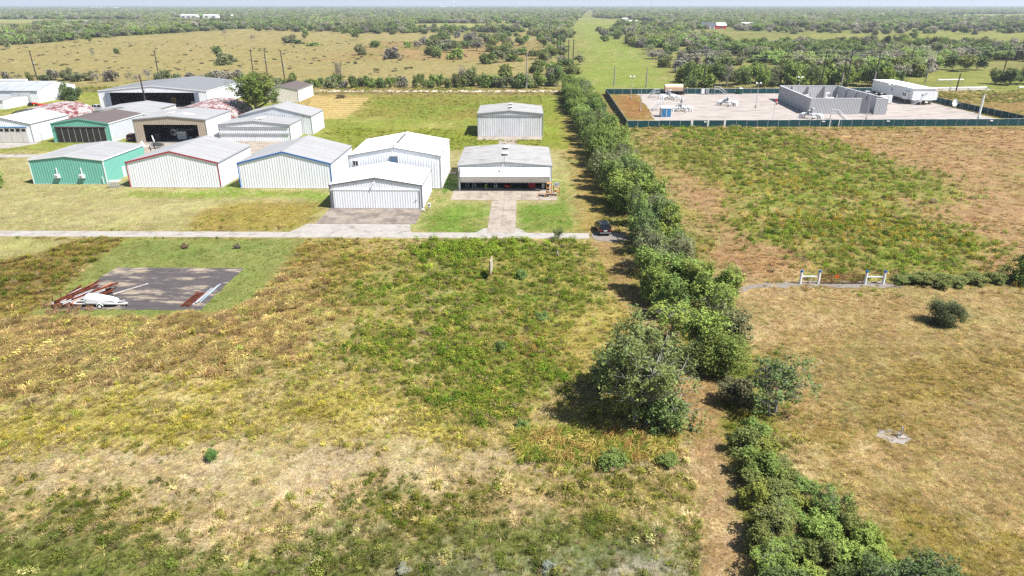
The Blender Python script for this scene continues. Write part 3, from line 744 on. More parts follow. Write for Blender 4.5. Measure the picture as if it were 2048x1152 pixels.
part('roof_vent', T_WHITE, kS, lambda b: b.box(-196, -186, 263.2, 264.6, 6.62, 7.2))
longshed('small white shed before the long shed at left', -215, -176.5, 236.2, 248.5, 3.0, 3.6, W_WHITE, R_GALV, 2)
# arched huts with peeling red roofs
def arch_hut(label, x0, x1, y0, y1, rise, m):
    t = thing('arched_hut', label, 'hut', ((x0+x1)/2, y0, 0), group='arched huts among the hangars')
    xm, w, n = (x0+x1)/2, (x1-x0)/2, 16
    def shell(b):
        ring = []
        for k in range(n+1):
            a_ = math.pi*k/n
            ring.append((xm-w*math.cos(a_), rise*math.sin(a_)**.8))
        cols = rib_cols(y1-y0, .8)
        for (s0, d0), (s1, d1) in zip(cols, cols[1:]):
            for (xa, za), (xb, zb) in zip(ring, ring[1:]):
                k0, k1 = 1+d0*.012, 1+d1*.012
                b.poly([(xm+(xa-xm)*k0,y0+s0,za*k0),(xm+(xb-xm)*k0,y0+s0,zb*k0),(xm+(xb-xm)*k1,y0+s1,zb*k1),(xm+(xa-xm)*k1,y0+s1,za*k1)])
    part('shell', m, t, shell)
    part('end_wall', W_GREY, t, lambda b: b.poly([(xm-w*.97*math.cos(math.pi*k/n), y0+.3, rise*.97*math.sin(math.pi*k/n)**.8) for k in range(n+1)]))
    part('end_wall', W_GREY, t, lambda b: b.poly([(xm-w*.97*math.cos(math.pi*k/n), y1-.3, rise*.97*math.sin(math.pi*k/n)**.8) for k in range(n+1)][::-1]))
    part('door', T_DARK, t, lambda b: b.box(xm-2, xm+2, y0+.1, y0+.25, 0, rise*.7))
arch_hut('arched hut with peeling red and white roof beside the silver pickup', -155, -137.5, 207, 224, 4.3, R_RUST)
arch_hut('arched hut with peeling red roof behind the tan open hangar', -106, -87, 204, 226, 5.3, R_RUST)

# ------------------------------------------------------------------ vehicles
CARP = mat('black_car_paint', (.008,.008,.010), .2, var=.05, spec=.4)
SILV = mat('silver_car_paint', (.55,.56,.58), .3, metal=.3, var=.05)
WHCAR = mat('white_car_paint', (.78,.78,.78), .3, var=.03)
MAROON = mat('maroon_car_paint', A(96,24,28,.8), .3, var=.05)
LAMP_R = mat('tail_lamp_red', A(170,20,20,.8), .3, var=.05)
LAMP_W = mat('head_lamp', (.7,.7,.7), .15, var=.05)
CHROME = mat('bright_metal', (.6,.6,.62), .25, metal=.8, var=.05)
PLATE = mat('number_plate', (.7,.7,.68), .5, var=.05)
def ring(y, hw, zb, zt, k=.86, zs=None):
    """car cross-section at y: half width, bottom, top, tumblehome"""
    zs = zs if zs is not None else zb+(zt-zb)*.55
    return [(-hw*.9,y,zb),(hw*.9,y,zb),(hw,y,zb+.18),(hw,y,zs),(hw*k,y,zt-.04),(hw*k*.9,y,zt),(-hw*k*.9,y,zt),(-hw*k,y,zt-.04),(-hw,y,zs),(-hw,y,zb+.18)]
def wheel(t, x, y, r=.36, w=.24):
    s = 1 if x > 0 else -1
    o = part('wheel', RUBBER, t, lambda b: b.tube([(x-w/2,y,r),(x-w/2+.03,y,r),(x+w/2-.03,y,r),(x+w/2,y,r)], [r*.88,r,r,r*.88], 18), world=False)
    part('rim', CHROME, t, lambda b: b.tube([(x+s*w*.42,y,r),(x+s*(w/2+.012),y,r)], [r*.66,r*.58], 14), world=False, parent=o)
def car(name, label, loc, rz, paint, kind='suv', cat='car'):
    t = thing(name, label, cat, loc, rz)
    L_, hw, ht = (4.8, .96, 1.74) if kind == 'suv' else (5.7, .98, 1.85)
    y0, y1 = -L_/2, L_/2                                  # rear, front
    if kind == 'suv':
        secs = [ring(y0,hw*.9,.38,.98,.97), ring(y0+.08,hw*.97,.3,1.08,.95), ring(y0+.5,hw,.26,1.1,.94), ring(y0+1.5,hw,.26,1.08,.94), ring(y1-1.6,hw,.26,1.05,.94), ring(y1-.9,hw*.99,.26,1.0,.93), ring(y1-.2,hw*.93,.3,.9,.9), ring(y1,hw*.84,.4,.78,.88)]
        cab = [(y0+.06,.90,1.08,1.10),(y0+.3,.88,1.06,1.66),(y0+.75,.86,1.06,1.73),(y0+2.0,.86,1.06,1.74),(y0+2.75,.85,1.05,1.70),(y1-1.15,.84,1.02,1.05)]
    else:
        secs = [ring(y0,hw*.95,.42,1.0,.98), ring(y0+.1,hw,.38,1.05,.97), ring(y0+1.9,hw,.36,1.05,.97), ring(y1-1.7,hw,.36,1.08,.95), ring(y1-.3,hw*.96,.38,1.02,.92), ring(y1,hw*.88,.46,.9,.9)]
        cab = [(y0+1.95,.92,1.04,1.06),(y0+2.1,.88,1.04,1.75),(y0+2.5,.87,1.04,1.84),(y0+3.4,.87,1.04,1.84),(y0+3.7,.85,1.04,1.78),(y1-1.35,.86,1.04,1.07)]
    body = part('body', paint, t, lambda b: b.loft(secs), world=False, smooth=False)
    def cabring(y, w, zb, zt):
        wt = w*.8 if zt > 1.3 else w*.95
        return [(-w,y,zb),(w,y,zb),(wt,y,zt-.02),(wt*.92,y,zt),(-wt*.92,y,zt),(-wt,y,zt-.02)]
    part('glasshouse', GLASS, t, lambda b: b.loft([cabring(*c) for c in cab]), world=False)
    a, z = cab[1], cab[-2]
    part('roof', paint, t, lambda b: b.loft([[(-.66,a[0]-.04,a[3]-.02),(.66,a[0]-.04,a[3]-.02),(.62,a[0]-.04,a[3]+.05),(-.62,a[0]-.04,a[3]+.05)],[(-.69,cab[2][0],cab[2][3]-.02),(.69,cab[2][0],cab[2][3]-.02),(.64,cab[2][0],cab[2][3]+.04),(-.64,cab[2][0],cab[2][3]+.04)],[(-.69,cab[3][0],cab[3][3]-.02),(.69,cab[3][0],cab[3][3]-.02),(.64,cab[3][0],cab[3][3]+.04),(-.64,cab[3][0],cab[3][3]+.04)],[(-.66,z[0],z[3]-.02),(.66,z[0],z[3]-.02),(.62,z[0],z[3]+.03),(-.62,z[0],z[3]+.03)]]), world=False)
    for s in (-1, 1):
        for c0, c1 in (((cab[0][0]+.02, .9, 1.08), (cab[1][0], .72, cab[1][3])), ((cab[3][0]-.3, .87, 1.06), (cab[3][0]-.3, .71, 1.72)), ((cab[-1][0], .85, 1.03), (z[0], .68, z[3]))):
            part('pillar', paint, t, lambda b: b.bar((s*c0[1],c0[0],c0[2]), (s*c1[1],c1[0],c1[2]), .1), world=False)
        part('tail_lamp', LAMP_R, t, lambda b: b.box(min(s*.6,s*.88), max(s*.6,s*.88), y0-.03, y0+.1, .82, 1.0), world=False)
        part('head_lamp', LAMP_W, t, lambda b: b.box(min(s*.45,s*.8), max(s*.45,s*.8), y1-.14, y1+.02, .68, .8), world=False)
        part('mirror', paint, t, lambda b: b.box(min(s*.95,s*1.12), max(s*.95,s*1.12), cab[-1][0]-.35, cab[-1][0]-.2, 1.05, 1.22), world=False)
        if kind == 'suv':
            part('roof_rail', CHROME, t, lambda b: b.tube([(s*.6,cab[2][0]-.2,1.76),(s*.6,cab[2][0],1.83),(s*.6,cab[3][0]+.3,1.82),(s*.6,cab[3][0]+.5,1.74)], .025, 6), world=False)
        for yy in (y0+1.0, y1-.95):
            wheel(t, s*(hw-.1), yy)
    part('bumper', T_DARK if kind == 'suv' else CHROME, t, lambda b: b.box(-.86, .86, y0-.1, y0+.05, .4, .62), world=False)
    part('bumper', T_DARK if kind == 'suv' else CHROME, t, lambda b: b.box(-.8, .8, y1-.08, y1+.08, .36, .56), world=False)
    part('number_plate', PLATE, t, lambda b: b.box(-.26, .26, y0-.05, y0-.02, .78, .92), world=False)
    if kind == 'pickup':
        part('bed', DARKST, t, lambda b: b.box(-.8, .8, y0+.15, y0+1.85, 1.03, 1.07), world=False)
    return t
car('parked_car', 'black SUV parked at the end of the taxiway beside the hedgerow', (12.75, 102.9, .03), math.radians(5), CARP)
car('pickup_truck', 'silver pickup parked by the large open hangar', (-143.9, 234.6, .03), math.radians(78), SILV, 'pickup', 'truck')
car('pickup_truck', 'white pickup behind the grey walled enclosure', (134.8, 277.5, .03), math.radians(-80), WHCAR, 'pickup', 'truck')
car('parked_car', 'maroon car tucked beside the tan open hangar', (-102.4, 180.5, .0), math.radians(0), MAROON)
car('parked_car', 'dark green car inside the large open hangar', (-133.0, 252.0, .06), math.radians(20), mat('dark_green_car_paint', (.02,.06,.04), .3))
# red tractor with canopy frame
t = thing('tractor', 'small red tractor with loader by the long white shed', 'tractor', (-172.6, 244.4, 0), math.radians(-80))
part('hood', P_RED, t, lambda b: b.loft([[(-.35,.2,.7),(.35,.2,.7),(.32,.2,1.25),(-.32,.2,1.25)],[(-.3,1.7,.7),(.3,1.7,.7),(.26,1.7,1.1),(-.26,1.7,1.1)]]), world=False)
part('seat', DARKST, t, lambda b: [b.box(-.25,.25,-.6,-.15,.95,1.05), b.box(-.25,.25,-.68,-.58,1.0,1.5)], world=False)
part('canopy_frame', DARKST, t, lambda b: [b.tube([(-.5,-.8,.9),(-.5,-.85,2.3),(.5,-.85,2.3),(.5,-.8,.9)], .04, 6)], world=False)
part('loader', P_RED, t, lambda b: [b.bar((-.5,.6,1.0),(-.5,2.4,.5),.1), b.bar((.5,.6,1.0),(.5,2.4,.5),.1), b.hexa([(-.8,2.3,.1),(.8,2.3,.1),(.8,2.9,.1),(-.8,2.9,.1),(-.8,2.3,.7),(.8,2.3,.7),(.8,2.5,.7),(-.8,2.5,.7)])], world=False)
for s in (-1, 1):
    part('wheel', RUBBER, t, lambda b: b.tube([(s*.75-.15,-.5,.6),(s*.75+.15,-.5,.6)], .6, 14), world=False)
    part('wheel', RUBBER, t, lambda b: b.tube([(s*.6-.1,1.4,.35),(s*.6+.1,1.4,.35)], .35, 12), world=False)
t = thing('mower_deck', 'low red mower implement lying beside the red tractor', 'implement', (-169.0, 247.0, 0), .3)
part('deck', P_RED, t, lambda b: b.box(-1.6, 1.6, -.6, .6, .2, .42), world=False)
part('drawbar', P_RED, t, lambda b: b.bar((0,-.6,.35),(.2,-2.2,.3),.12), world=False)
for s in (-1, 1):
    part('wheel', RUBBER, t, lambda b: b.tube([(s*1.7-.08,.4,.2),(s*1.7+.08,.4,.2)], .2, 10), world=False)
# gyroplane before the tan hangar
t = thing('gyroplane', 'small white gyroplane parked before the tan open hangar', 'gyroplane', (-90.6, 168.8, .03), math.radians(-60))
part('pod', DARKST, t, lambda b: b.loft([[(-.1,1.7,.8),(.1,1.7,.8),(.1,1.7,.95),(-.1,1.7,.95)],[(-.42,.9,.45),(.42,.9,.45),(.4,.9,1.2),(-.4,.9,1.2)],[(-.4,-.4,.45),(.4,-.4,.45),(.36,-.4,1.5),(-.36,-.4,1.5)],[(-.15,-1.0,.6),(.15,-1.0,.6),(.15,-1.0,1.2),(-.15,-1.0,1.2)]]), world=False)
part('boom', P_WHITE, t, lambda b: b.tube([(0,-.6,.7),(0,-3.0,.8)], .08, 8), world=False)
part('mast', P_WHITE, t, lambda b: b.bar((0,-.3,1.2),(0,-.5,2.5),.1), world=False)
part('rotor', P_WHITE, t, lambda b: b.box(-4.2,4.2,-.65,-.4,2.5,2.56), world=False)
part('fin', P_WHITE, t, lambda b: b.hexa([(-.04,-3.3,.7),(.04,-3.3,.7),(.04,-2.6,.7),(-.04,-2.6,.7),(-.04,-3.4,2.0),(.04,-3.4,2.0),(.04,-2.9,2.0),(-.04,-2.9,2.0)]), world=False)
part('tailplane', P_WHITE, t, lambda b: b.box(-1.1,1.1,-3.1,-2.6,.85,.92), world=False)
part('engine', STEEL, t, lambda b: b.box(-.3,.3,-1.3,-.9,.9,1.4), world=False)
part('propeller', P_NAVY, t, lambda b: b.box(-.8,.8,-1.45,-1.4,1.1,1.25), world=False)
for x_, y_ in ((-.95,-.5),(.95,-.5),(0,1.5)):
    w_ = part('wheel', RUBBER, t, lambda b: b.tube([(x_-.08,y_,.22),(x_+.08,y_,.22)], .22, 12), world=False)
    part('strut', P_WHITE, t, lambda b: b.bar((x_*.9,y_,.25),(x_*.3,y_*.6,.6),.06), world=False, parent=w_)
def airplane(label, loc, rz, body, wing, cowl, biplane):
    t = thing('airplane', label, 'airplane', loc, rz)
    def sec(y_, r, z): return [(r*math.cos(k*math.pi/5), y_, z+r*math.sin(k*math.pi/5)) for k in range(10)]
    part('fuselage', body, t, lambda b: b.loft([sec(-5.2,.15,1.5),sec(-3,.45,1.6),sec(-.5,.72,1.7),sec(1.4,.75,1.7),sec(2.1,.6,1.7)]), world=False)
    part('cowling', cowl, t, lambda b: b.tube([(0,1.9,1.7),(0,2.2,1.7),(0,2.6,1.7)], [.7,.95,.82], 14), world=False)
    part('engine_face', DARKST, t, lambda b: b.tube([(0,2.55,1.7),(0,2.64,1.7)], [.6,.5], 12), world=False)
    part('propeller', DARKST, t, lambda b: [b.box(-1.3,1.3,2.75,2.8,1.6,1.8), b.tube([(0,2.6,1.7),(0,2.95,1.7)], [.16,.05], 8)], world=False)
    for z, s in (((1.1, 5.0), (2.9, 5.2)) if biplane else ((2.45, 5.4),)):
        part('wing', wing, t, lambda b: b.loft([[(x_,.2-k_,z+.02*abs(x_)),(x_,.9,z+.1+.02*abs(x_)),(x_,1.4,z+.02*abs(x_)),(x_,.9,z-.04+.02*abs(x_))] for x_, k_ in ((-s,.0),(-s*.9,.25),(0,.3),(s*.9,.25),(s,.0))]), world=False)
    for s in (-1, 1):
        part('strut', body, t, lambda b: b.bar((s*3.4,.6,1.2),(s*(3.4 if biplane else .8),.6,2.95 if biplane else 1.2),.08), world=False)
        w_ = part('wheel', RUBBER, t, lambda b: b.tube([(s*1.1-.1,1.2,.35),(s*1.1+.1,1.2,.35)], .35, 12), world=False)
        part('gear_leg', body, t, lambda b: b.bar((s*1.0,1.2,.4),(s*.4,1.1,1.2),.1), world=False, parent=w_)
    part('tailplane', wing, t, lambda b: b.box(-1.8,1.8,-5.2,-4.3,1.6,1.68), world=False)
    part('fin', body, t, lambda b: b.hexa([(-.04,-5.5,1.5),(.04,-5.5,1.5),(.04,-4.2,1.5),(-.04,-4.2,1.5),(-.04,-5.6,2.9),(.04,-5.6,2.9),(.04,-4.9,2.9),(-.04,-4.9,2.9)]), world=False)
airplane('yellow and blue biplane nosing out of the large hangar', (-124.2, 250.5, .06), math.radians(188), P_NAVY, P_YEL, P_YEL, True)
airplane('grey high wing airplane parked inside the large hangar', (-137.5, 256.0, .06), math.radians(172), STEEL, STEEL, DARKST, False)
airplane('white high wing airplane inside the tan open hangar', (-91.5, 184.0, .06), math.radians(158), P_WHITE, P_WHITE, P_WHITE, False)

# ------------------------------------------------------------------ hangar clutter
def crate(name, label, x, y, w, d, h, m, z=.06, cat='crate'):
    t = thing(name, label, cat, (x, y, z))
    part('carcass', m, t, lambda b: b.box(-w/2, w/2, -d/2, d/2, 0, h), world=False)
    part('lid', T_GREY, t, lambda b: b.box(-w/2-.03, w/2+.03, -d/2-.03, d/2+.03, h, h+.06), world=False)
    for zz in (h*.3, h*.65):
        part('rail', DARKST, t, lambda b: b.box(-w/2+.05, w/2-.05, -d/2-.03, -d/2, zz, zz+.05), world=False)
def ladder(label, x, y, h, lean, m=STEEL, z=.06):
    t = thing('step_ladder', label, 'ladder', (x, y, z))
    for s in (-1, 1):
        part('rail', m, t, lambda b: b.bar((s*.28,-lean,0),(s*.18,0,h),.06), world=False)
        part('brace_leg', m, t, lambda b: b.bar((s*.28,lean,0),(s*.18,0,h),.04), world=False)
    for k in range(int(h/.35)):
        q = (k+.6)*.35/h
        part('rung', m, t, lambda b: b.bar((-.27+.09*q,-lean*(1-q),h*q),(.27-.09*q,-lean*(1-q),h*q),.05), world=False)
ladder('grey step ladder at the left inside the open hangar', -9.2, 130.6, 2.2, .5)
ladder('grey step ladder leaning left of the middle in the open hangar', -10.6, 131.2, 1.7, .4)
ladder('silver work stand near the middle of the open hangar', -5.0, 130.0, 1.2, .45)
crate('tool_chest', 'red tool chest near the right of the open hangar', 2.0, 130.4, 1.3, .6, 1.0, P_RED)
crate('storage_bin', 'green bin standing left of middle in the open hangar', -6.9, 130.2, .5, .5, .8, mat('lime_paint', A(170,190,80,.8), .5))
crate('storage_bin', 'white bin at the right end of the open hangar', 4.2, 130.2, .5, .5, .9, P_WHITE)
crate('work_bench', 'dark bench at the back of the open hangar', -1.6, 138, 4.0, .9, .95, DARKST, cat='bench')
t = thing('garden_cart', 'low red cart inside the open hangar', 'cart', (-2.7, 130.2, .06), .5)
part('tray', P_RED, t, lambda b: b.box(-.6,.6,-.35,.35,.3,.55), world=False)
part('handle', DARKST, t, lambda b: b.bar((.6,0,.4),(1.3,0,.9),.05), world=False)
for s in (-1, 1):
    for yy in (-.4, .4):
        part('wheel', RUBBER, t, lambda b: b.tube([(s*.4,yy-.05,.18),(s*.4,yy+.05,.18)], .18, 10), world=False)
crate('white_cabinet', 'white cabinet inside the tan open hangar', -90.0, 181.5, 2.4, .9, 2.0, P_WHITE, cat='cabinet')
crate('storage_bin', 'pale blue box inside the tan open hangar', -87.0, 179.8, .8, .8, .9, P_BLUE)
crate('work_bench', 'grey bench near the door of the tan open hangar', -84.6, 180.5, 2.2, .8, .95, STEEL, cat='bench')
crate('tool_chest', 'dark tool chest at the left inside the tan hangar', -95.6, 179.5, 1.2, .8, 1.6, DARKST)
crate('storage_bin', 'green crate inside the large open hangar', -130.0, 247.5, 1.3, 1.0, 1.2, P_GREEN)
crate('storage_bin', 'grey crate at the left in the large open hangar', -137.4, 247, 1.4, 1.0, 1.1, STEEL)
crate('storage_bin', 'white crate at the right in the large open hangar', -116.2, 247, 1.6, 1.1, 1.3, P_WHITE)
crate('storage_bin', 'red crate near the middle of the large open hangar', -128.2, 248.2, .9, .9, .8, P_RED)
# timber racks right of the open hangar
def rack(label, x, y, w, d, h, m, n, z=.05):
    t = thing('timber_rack', label, 'rack', (x, y, z))
    for sx in (-1, 1):
        for sy in (-1, 1):
            part('post', m, t, lambda b: b.bar((sx*w/2,sy*d/2,0),(sx*w/2,sy*d/2,h),.11), world=False)
    for k in range(n):
        zz = h*(k+1)/n-.08
        for sy in (-1, 1):
            part('rail', m, t, lambda b: b.bar((-w/2-.06,sy*(d/2+.06),zz),(w/2+.06,sy*(d/2+.06),zz),.09), world=False)
        part('shelf', m, t, lambda b: b.box(-w/2,w/2,-d/2,d/2,zz-.02,zz+.03), world=False)
rack('tall timber rack on the apron right of the open hangar', 5.1, 124.0, .9, 1.0, 2.6, WOODL, 3)
rack('short timber rack at the apron corner beside the tall rack', 6.5, 124.8, 1.1, 1.0, 1.7, WOODL, 2)
crate('equipment_box', 'white and grey box on the short timber rack', 6.5, 124.8, .9, .7, .6, P_WHITE, z=1.76, cat='box')
t = thing('saw_horse', 'low timber trestle on the apron left of the racks', 'trestle', (3.7, 123.4, .05))
part('beam', WOODL, t, lambda b: b.box(-.7,.7,-.05,.05,.62,.72), world=False)
for sx in (-1, 1):
    for sy in (-1, 1):
        part('leg', WOODL, t, lambda b: b.bar((sx*.6,sy*.3,0),(sx*.55,0,.66),.07), world=False)
t = thing('slatted_crate', 'grey slatted metal crate between the teal and red-trimmed hangars', 'crate', (-79.4, 129.9, 0))
for k in range(6):
    part('slat', STEEL, t, lambda b: b.box(-1.0+k*.36,-.82+k*.36,-.75,-.68,.05,1.1), world=False)
for z in (.1, .6, 1.15):
    part('rail', STEEL, t, lambda b: [b.box(-1.05,1.05,-.68,-.6,z,z+.09), b.box(-1.05,1.05,.6,.68,z,z+.09)], world=False)
for k in range(4):
    part('top_slat', P_WHITE, t, lambda b: b.box(-1.05,1.05,-.6+k*.34,-.42+k*.34,1.24,1.3), world=False)
t = thing('utility_meter', 'small white meter post at the corner of the low white hangar', 'meter', (-16.0, 114.8, 0))
part('post', STEEL, t, lambda b: b.box(-.06,.06,-.06,.06,0,1.1), world=False)
part('box', P_WHITE, t, lambda b: b.box(-.24,.24,-.16,.12,.55,1.2), world=False)
part('dial', GLASS, t, lambda b: b.tube([(0,-.16,.95),(0,-.24,.95)], .13, 10), world=False)
t = thing('gas_tank', 'small white tank on legs beside the low white hangar front', 'tank', (-16.9, 113.6, 0))
part('shell', P_WHITE, t, lambda b: b.tube([(-.25,-.0,.4),(-.2,0,.4),(.2,0,.4),(.25,0,.4)], [.05,.16,.16,.05], 10), world=False)
for s in (-1, 1): part('leg', STEEL, t, lambda b: b.box(s*.15-.03,s*.15+.03,-.05,.05,0,.3), world=False)

# ------------------------------------------------------------------ on and round the asphalt pad
r = random.Random(5)
heap_c = (-52.6, 76.2)
BEAM_M = [RUSTY, RUSTY, mat('rusty_orange_steel', A(216,132,92,.66), .85, var=.25, scale=3), mat('grey_beam', (.42,.40,.39), .7, var=.2), RUSTY]
for k in range(22):
    x_ = -55.4+.16*k*.8+r.uniform(-.2, .2); y0_ = 72.9+r.uniform(-.5, .8); Ln = r.uniform(3.8, 6.0)
    an = math.radians(82+r.uniform(-11, 11)-k*.5)
    z0_, z1_ = .12+(k % 5)*.17, .12+(k % 5)*.17+r.uniform(-.05, .22)
    t = thing('steel_beam', '%s %s steel beam from the left in the rusty heap' % (nth(k), ('rusty', 'dark rusty', 'orange', 'grey', 'rust brown')[k % 5]), 'beam', (x_, y0_, 0), group='steel beams heaped on the asphalt pad')
    dx_, dy_ = math.cos(an)*Ln, math.sin(an)*Ln
    m_ = BEAM_M[k % 5]
    part('web', m_, t, lambda b: b.bar((0,0,z0_),(dx_,dy_,z1_),.03,.16), world=False)
    for s in (-1, 1):
        part('flange', m_, t, lambda b: b.bar((0,0,z0_+s*.08),(dx_,dy_,z1_+s*.08),.15,.025), world=False)
def trailer():
    t = thing('glider_trailer', 'white enclosed trailer with tapered body on the asphalt pad', 'trailer', (-49.3, 73.1, .04), math.radians(90))
    t.scale = (.8, .74, .8)
    # local y is the trailer's length (front = -y, towards the right of the picture)
    sec = lambda y_, w, zb, zt: [(-w,y_,zb),(w,y_,zb),(w*1.02,y_,zb+(zt-zb)*.5),(w*.7,y_,zt),(-w*.7,y_,zt),(-w*1.02,y_,zb+(zt-zb)*.5)]
    part('body', P_WHITE, t, lambda b: b.loft([sec(2.7,.55,.75,1.6),sec(2.3,.62,.7,1.95),sec(.5,.62,.7,1.8),sec(-1.4,.5,.7,1.45),sec(-2.4,.36,.72,1.2)]), world=False)
    part('lid_seam', DARKST, t, lambda b: b.bar((-.64,2.4,1.35),(-.5,-2.2,1.05),.035), world=False)
    part('lid_seam', DARKST, t, lambda b: b.bar((0,2.3,1.97),(0,-2.3,1.24),.03), world=False)
    part('chassis', P_WHITE, t, lambda b: [b.box(-.55,-.45,-2.6,4.6,.55,.68), b.box(.45,.55,-2.6,4.6,.55,.68), b.box(-.55,.55,2.9,3.02,.55,.66), b.box(-.55,.55,4.5,4.62,.55,.68)], world=False)
    part('drawbar', P_WHITE, t, lambda b: [b.bar((-.5,-2.5,.6),(0,-3.9,.55),.1), b.bar((.5,-2.5,.6),(0,-3.9,.55),.1)], world=False)
    part('winch', STEEL, t, lambda b: b.box(-.15,.15,-3.5,-3.1,.6,1.0), world=False)
    part('jack_wheel', RUBBER, t, lambda b: b.tube([(-.06,-3.6,.16),(.06,-3.6,.16)], .16, 10), world=False)
    for s in (-1, 1):
        w_ = part('wheel', RUBBER, t, lambda b: b.tube([(s*.85-.1,.1,.33),(s*.85+.1,.1,.33)], .33, 16), world=False)
        part('rim', P_WHITE, t, lambda b: b.tube([(s*.85+s*.09,.1,.33),(s*.85+s*.125,.1,.33)], [.23,.2], 12), world=False, parent=w_)
        part('mudguard', P_WHITE, t, lambda b: b.tube([(s*.85,-.42,.4),(s*.85,-.3,.66),(s*.85,.1,.8),(s*.85,.5,.66),(s*.85,.62,.4)], .06, 4), world=False)
    part('lamp_board', P_ORANGE, t, lambda b: b.box(-.7,.7,4.6,4.66,.5,.75), world=False)
trailer()
t = thing('concrete_pole', 'pale pole lying on the pad behind the white trailer', 'pole', (-49.5, 77.4, .04))
part('shaft', CONC, t, lambda b: b.tube([(-.6,-1.0,.1),(1.9,2.4,.12)], [.12,.09], 8), world=False)
part('cap', STEEL, t, lambda b: b.tube([(1.86,2.35,.12),(1.95,2.47,.12)], .1, 8), world=False)
for k in range(3):
    t = thing('white_pipe', '%s pale pipe from the inside at the right edge of the pad' % nth(k), 'pipe', (-38.9+k*.26, 73.4+.4*(k % 3), .04), group='pale pipes along the pad edge')
    part('shaft', (STEEL, STEEL, mat('pale_blue_pipe', A(170,190,205,.65), .5))[k % 3], t, lambda b: b.tube([(0,0,.1+.1*(k % 2)),(.1+.25*(k % 2),5.2+.3*k,.1+.1*(k % 2))], .075, 8), world=False)
    part('collar', STEEL, t, lambda b: b.tube([(0,-.02,.1+.1*(k % 2)),(0,.16,.1+.1*(k % 2))], .12, 8), world=False)
t = thing('rusty_grate', 'dark rusty grating lying at the near right pad edge', 'grating', (-40.1, 73.0, .04), math.radians(-2))
for s in (0, 1): part('rail', RUSTY, t, lambda b: b.box(s*.9-.04,s*.9+.04,0,4.2,.02,.2), world=False)
for k in range(11): part('bar', RUSTY, t, lambda b: b.box(-.02,.92,.15+k*.38,.25+k*.38,.08,.18), world=False)
for k, (px_, py_) in enumerate(((1492,549),(1500,551))): pass
for k, (px_, py_) in enumerate(((108,612),(124,603),(138,606))):
    g = G(px_, py_)
    t = thing('fence_post', '%s thin rusty stake standing left of the steel heap' % nth(k), 'stake', (g[0], g[1], 0), group='stakes by the steel heap')
    part('shaft', RUSTY, t, lambda b: b.bar((0,0,0),(.05,.02,1.2),.07), world=False)
    part('tip', RUSTY, t, lambda b: b.box(.0,.1,-.03,.07,1.18,1.26), world=False)

# ------------------------------------------------------------------ board sign, cattle gate, marker post
g = G(983, 556)
t = thing('board_sign', 'weathered plywood sign seen edge-on in the weedy field', 'sign', (g[0], g[1], 0), math.radians(84))
part('board', mat('bare_plywood', A(226,214,196,.55), .8, var=.12, scale=1.5), t, lambda b: b.box(-.9,.9,-.05,.05,.9,2.7), world=False)
for s in (-1, 1): part('post', WOODL, t, lambda b: b.box(s*.75-.06,s*.75+.06,.052,.17,-.1,2.6), world=False)
part('batten', WOODL, t, lambda b: b.box(-.9,.9,.052,.1,2.2,2.3), world=False)
gl, gr = G(1599, 568), G(1765, 568)
gy = (gl[1]+gr[1])/2
WOODW = mat('white_painted_post', (.70,.70,.69), .7, var=.08, scale=3)
BLUET = mat('blue_post_cap', A(40,110,180,.75), .6)
BROWNG = mat('rusty_gate_pipe', A(120,72,48,.6), .8, var=.2, scale=3)
def hbrace(label, xa, xb):
    t = thing('h_brace', label, 'fence brace', ((xa+xb)/2, gy, 0), group='white braces of the cattle gate')
    for x_ in (xa, xb):
        p_ = part('post', WOODW, t, lambda b: b.cyl(x_, gy, -.1, 1.6, .16, 10))
        part('cap', BLUET, t, lambda b: b.cyl(x_, gy, 1.6, 1.84, .165, 10), parent=p_)
    part('rail', WOODW, t, lambda b: b.bar((xa,gy,1.02),(xb,gy,1.02),.14))
xs_g = [G(1600,568)[0], G(1636,568)[0], G(1729,568)[0], G(1765,568)[0]]
hbrace('white brace with blue post tops left of the rusty cattle gate', xs_g[0], xs_g[1])
hbrace('white brace with blue post tops right of the rusty cattle gate', xs_g[2], xs_g[3])
t = thing('cattle_gate', 'rusty brown bar gate between two white braces', 'gate', ((xs_g[1]+xs_g[2])/2, gy, 0))
for k in range(6):
    part('bar', BROWNG, t, lambda b: b.tube([(xs_g[1]+.24,gy,.2+k*.22),(xs_g[2]-.24,gy,.2+k*.22)], .05, 6))
for q in (.02, .25, .5, .75, .98):
    x_ = xs_g[1]+.24+(xs_g[2]-xs_g[1]-.48)*q
    part('upright', BROWNG, t, lambda b: b.bar((x_,gy,.15),(x_,gy,1.36),.05))
part('sign_plate', P_ORANGE, t, lambda b: b.box(xs_g[1]+2.0, xs_g[1]+2.45, gy-.06, gy-.045, .85, 1.2))
t = thing('leaning_stake', 'short white stake leaning under the left gate brace', 'stake', (xs_g[0]+1.15, gy-.2, 0))
part('shaft', WOODW, t, lambda b: b.bar((0,0,-.05),(.12,0,.85),.09), world=False)
part('cap', P_ORANGE, t, lambda b: b.box(.08,.17,-.05,.05,.85,.95), world=False)
g = G(1800, 875)
pad_m = mat('pale_soil', A(206,196,188), .95, var=.12, scale=2, bump=.3)
tag(MB().prism([(g[0]-.5+1.25*math.cos(a_*math.pi/9)*(1+.15*math.sin(a_*2.3)), g[1]+.1+1.0*math.sin(a_*math.pi/9)*(1+.15*math.cos(a_*3.1)), ) for a_ in range(18)], -.1, .045).build('bare_patch', pad_m), 'pale bare soil patch round the steel marker posts', 'soil', kind='structure')
t = thing('survey_marker', 'pair of short posts in the pale soil patch', 'marker', (g[0], g[1], .04))
part('post', STEEL, t, lambda b: b.cyl(0, 0, 0, .95, .07, 8), world=False)
part('post', mat('orange_tan_post', A(200,150,90,.6), .7), t, lambda b: b.cyl(.17, .12, 0, 1.0, .07, 8), world=False)
